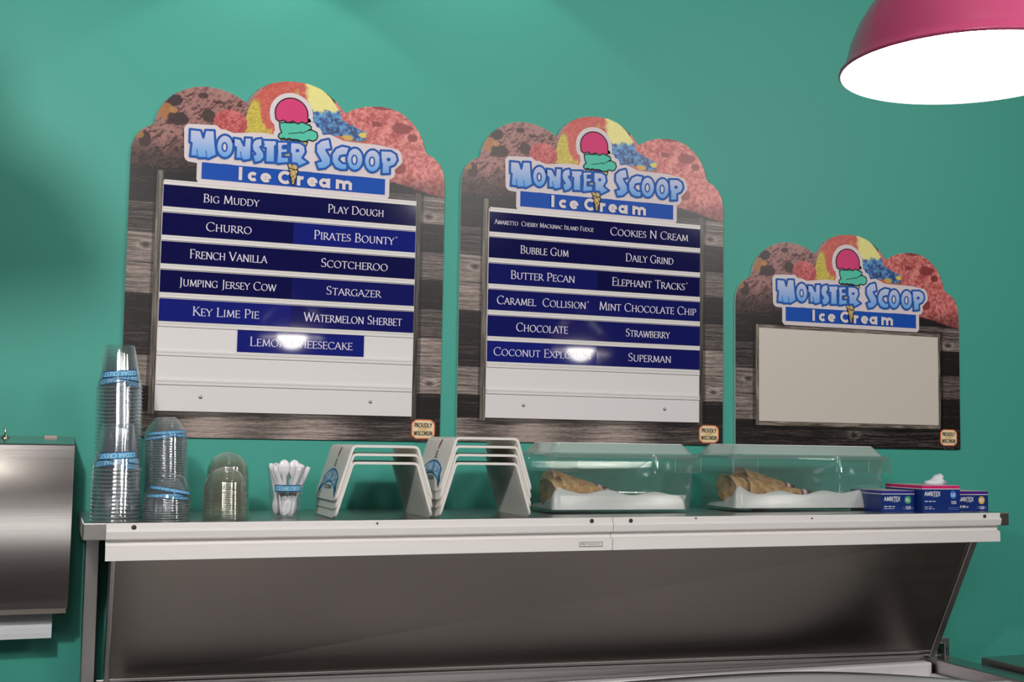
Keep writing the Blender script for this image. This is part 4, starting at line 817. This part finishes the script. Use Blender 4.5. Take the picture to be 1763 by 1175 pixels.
def sleeve_mesh(R_=.031, L_=.135):
    mb = MB()
    for a, b_, c in ((.03, .10, (60, 60, 64)), (.10, .135, (180, 40, 52)), (.135, .20, (222, 214, 216)), (.20, .225, (190, 40, 52)), (.225, .24, (40, 50, 110))):
        mb.col = sl(c); mb.lathe([(R_*t+.0024, L_*t) for t in (a, b_)], 24)
    return mb.mesh('paper_sleeve', M_INK, True)
me_w = [waffle_mesh(k) for k in range(3)]; me_sl = sleeve_mesh()
def towel_liner(cx, cy, hw, hd, z0, label, ph):
    n = 46; m_ = 22; mb = MB(); top = []; 
    for j in range(m_+1):
        for i in range(n+1):
            s = i/n; t = j/m_; x = -hw+2*hw*s; y = -hd+2*hd*t
            ex = min(s, 1-s)*2*hw; ey = min(t, 1-t)*2*hd
            z = .012+.026*math.exp(-((t-.10)/.12)**2)*(1+.10*math.sin(s*6+ph)+.10*math.sin(s*17+ph)*.5)
            z += .004*math.sin(x*60+ph)*math.sin(y*40)+.010*math.exp(-((s-.03)/.05)**2)*(t < .5)
            k = 1-math.exp(-(min(ex, ey)/.006)); top.append((x, y, z*k+.0006))
    fs = [(j*(n+1)+i, j*(n+1)+i+1, (j+1)*(n+1)+i+1, (j+1)*(n+1)+i) for j in range(m_) for i in range(n)]
    b0 = len(top); mb.add(top, fs)
    mb.add([(-hw, -hd, 0), (hw, -hd, 0), (hw, hd, 0), (-hw, hd, 0)], [(3, 2, 1, 0)])
    return link('folded_towel', mb.mesh('folded_towel', M_TOWEL, True), None, label, 'towel', loc=(cx, cy, z0+.0065))
def cone(x, y, z, ang, rx, k, label, grp, sleeve, tip=1):
    o = link('waffle_cone', me_w[k % 3], None, label, 'waffle cone', grp)
    o.matrix_world = Matrix.Translation((x, y, z)) @ Matrix.Rotation(rx, 4, 'Z') @ Matrix.Rotation(ang, 4, 'Y')
    if sleeve: link('paper_sleeve', me_sl, o)
    return o
_, cx, cy, z0 = food_box(.471, .813, 'clear lidded box of waffle cones beside the white stands', 'clear food boxes on the shelf')
towel_liner(cx, cy, .150, .066, z0, 'white folded towel lining the clear box beside the white stands', 0)
# cone axis points from tip to mouth; -90 degrees lays the mouth towards -X
cone(.652, -.196, z0+.040, -1.66+.10, -.05, 0, 'outermost waffle cone in the box beside the stands, red and white sleeve tip', 'waffle cones beside the stands', True)
cone(.632, -.190, z0+.0415, -1.60, .06, 1, 'waffle cone nested inside others, its mouth towards the white stands', 'waffle cones beside the stands', False)
cone(.655, -.150, z0+.045, -1.5, -.12, 2, 'waffle cone lying at the rear in the box beside the white stands', 'waffle cones beside the stands', True)
_, cx, cy, z0 = food_box(.887, 1.288, 'clear lidded box of waffle cones beside the blue glove cartons', 'clear food boxes on the shelf')
towel_liner(cx, cy, .178, .066, z0, 'white folded towel lining the clear box beside the glove cartons', 2.1)
cone(1.128, -.196, z0+.040, -1.66, -.06, 2, 'waffle cone with a dark sleeve tip pointing to the glove cartons', 'waffle cones beside the glove cartons', True)
cone(1.085, -.190, z0+.046, -1.62, .03, 0, 'waffle cone in the middle of the nest in the box by the glove cartons', 'waffle cones beside the glove cartons', False)
cone(1.050, -.184, z0+.050, -1.60, .05, 1, 'waffle cone with the highest ragged mouth, box by the glove cartons', 'waffle cones beside the glove cartons', False)
cone(1.120, -.145, z0+.048, -1.48, -.1, 1, 'waffle cone lying at the rear in the box by the glove cartons', 'waffle cones beside the glove cartons', True)
# ------------------------------------------------------------------ glove cartons
M_CARD = vcol('carton_print', .35, .5)
def carton(x0, x1, y0, y1, h, rot, stripe, circ, size, label, mat_=M_CARD, s2=None, opening=False):
    cx = (x0+x1)/2; z0 = zs(cx); hw = (x1-x0)/2; d = y1-y0
    root = empty('glove_carton', (cx, y0, z0), label, 'box', 'glove cartons at the shelf end', rz=rot)
    mb = MB(); mb.col = sl((14, 46, 120)); hs = h-.0085
    mb.box(-hw, hw, 0, d, 0, hs); mb.col = sl((214, 208, 214)); mb.box(-hw, hw, 0, d, hs, hs+.0018); mb.col = sl(stripe); mb.box(-hw, hw, 0, d, hs+.0018, h-.0006)
    mb.col = sl(s2 or (200, 190, 190)); mb.box(-hw+.0005, hw-.0005, .0005, d-.0005, h-.0006, h)
    link('carton', mb.mesh('carton', mat_), root)
    mb = MB(); P = P_front(-.0003, .0002, False); wt = sl((222, 224, 232)); mb.col = wt
    x0_ = -hw+.006
    text(mb, P, 'AMBITEX', x0_+.021, hs-.0095, .042, .0082, 1, 'sans', .2)
    for k, (zz, wl) in enumerate(((hs-.026, .030), (.0115, .024), (.0075, .028))):
        n = int(wl/.0022)
        for q in range(n):
            if q % 5 == 4: continue
            stroke(mb, P, [(x0_+q*.0022, zz), (x0_+q*.0022+.0015, zz)], .0020 if k == 0 else .0014, 1)
    for q in range(6): stroke(mb, P, [(x0_+.022+q*.0027, hs-.0155), (x0_+.0236+q*.0027, hs-.0155)], .0011, 1)
    cxx = hw-.0185; mb.col = sl(circ); disc(mb, P, cxx, hs-.0118, .0088, 0, 22); 
    mb.col = wt; text(mb, P, size, cxx, hs-.0118, .0105, .0062, 1, 'sans', .28)
    text(mb, P, '100', cxx+.001, hs-.0285, .0140, .0062, 1, 'sans', .2)
    mb.col = sl((120, 140, 190))
    for zz in (.0095, .0062): stroke(mb, P, [(cxx-.014, zz), (cxx+.015, zz)], .0008, 1)
    link('carton_print', mb.mesh('carton_print', M_INK), root)
    return root
carton(1.232, 1.3185, -.300, -.19, .0465, .0, (44, 46, 140), (62, 160, 110), 'XL', 'blue glove carton with a violet-blue top band and green XL dot')
carton(1.3225, 1.4235, -.320, -.195, .0580, .0, (214, 34, 110), (60, 120, 200), 'LG', 'tallest blue glove carton with a bright pink top band')
carton(1.4400, 1.5290, -.288, -.18, .0440, .0, (66, 22, 130), (224, 178, 62), 'MD', 'blue glove carton with a purple top band and yellow dot, partly hidden')
mb = MB(); rnd = random.Random(3); R_ = []
for k, (r_, z) in enumerate(((.022, 0), (.021, .003), (.019, .006), (.014, .010), (.011, .015), (.008, .019), (.001, .021))):
    R_.append([(r_*(.75+.55*rnd.random())*math.cos(2*PI*i/14)*1.1+.0022*k, r_*.8*(.8+.4*rnd.random())*math.sin(2*PI*i/14), z+(.005*rnd.random() if k else 0)) for i in range(14)])
mb.rings(R_, (True, True)); link('disposable_glove', mb.mesh('disposable_glove', M_PAPER, True), None, 'crumpled white disposable glove pulled out of the pink-banded carton', 'glove', loc=(1.404, -.262, zs(1.4)+.058))
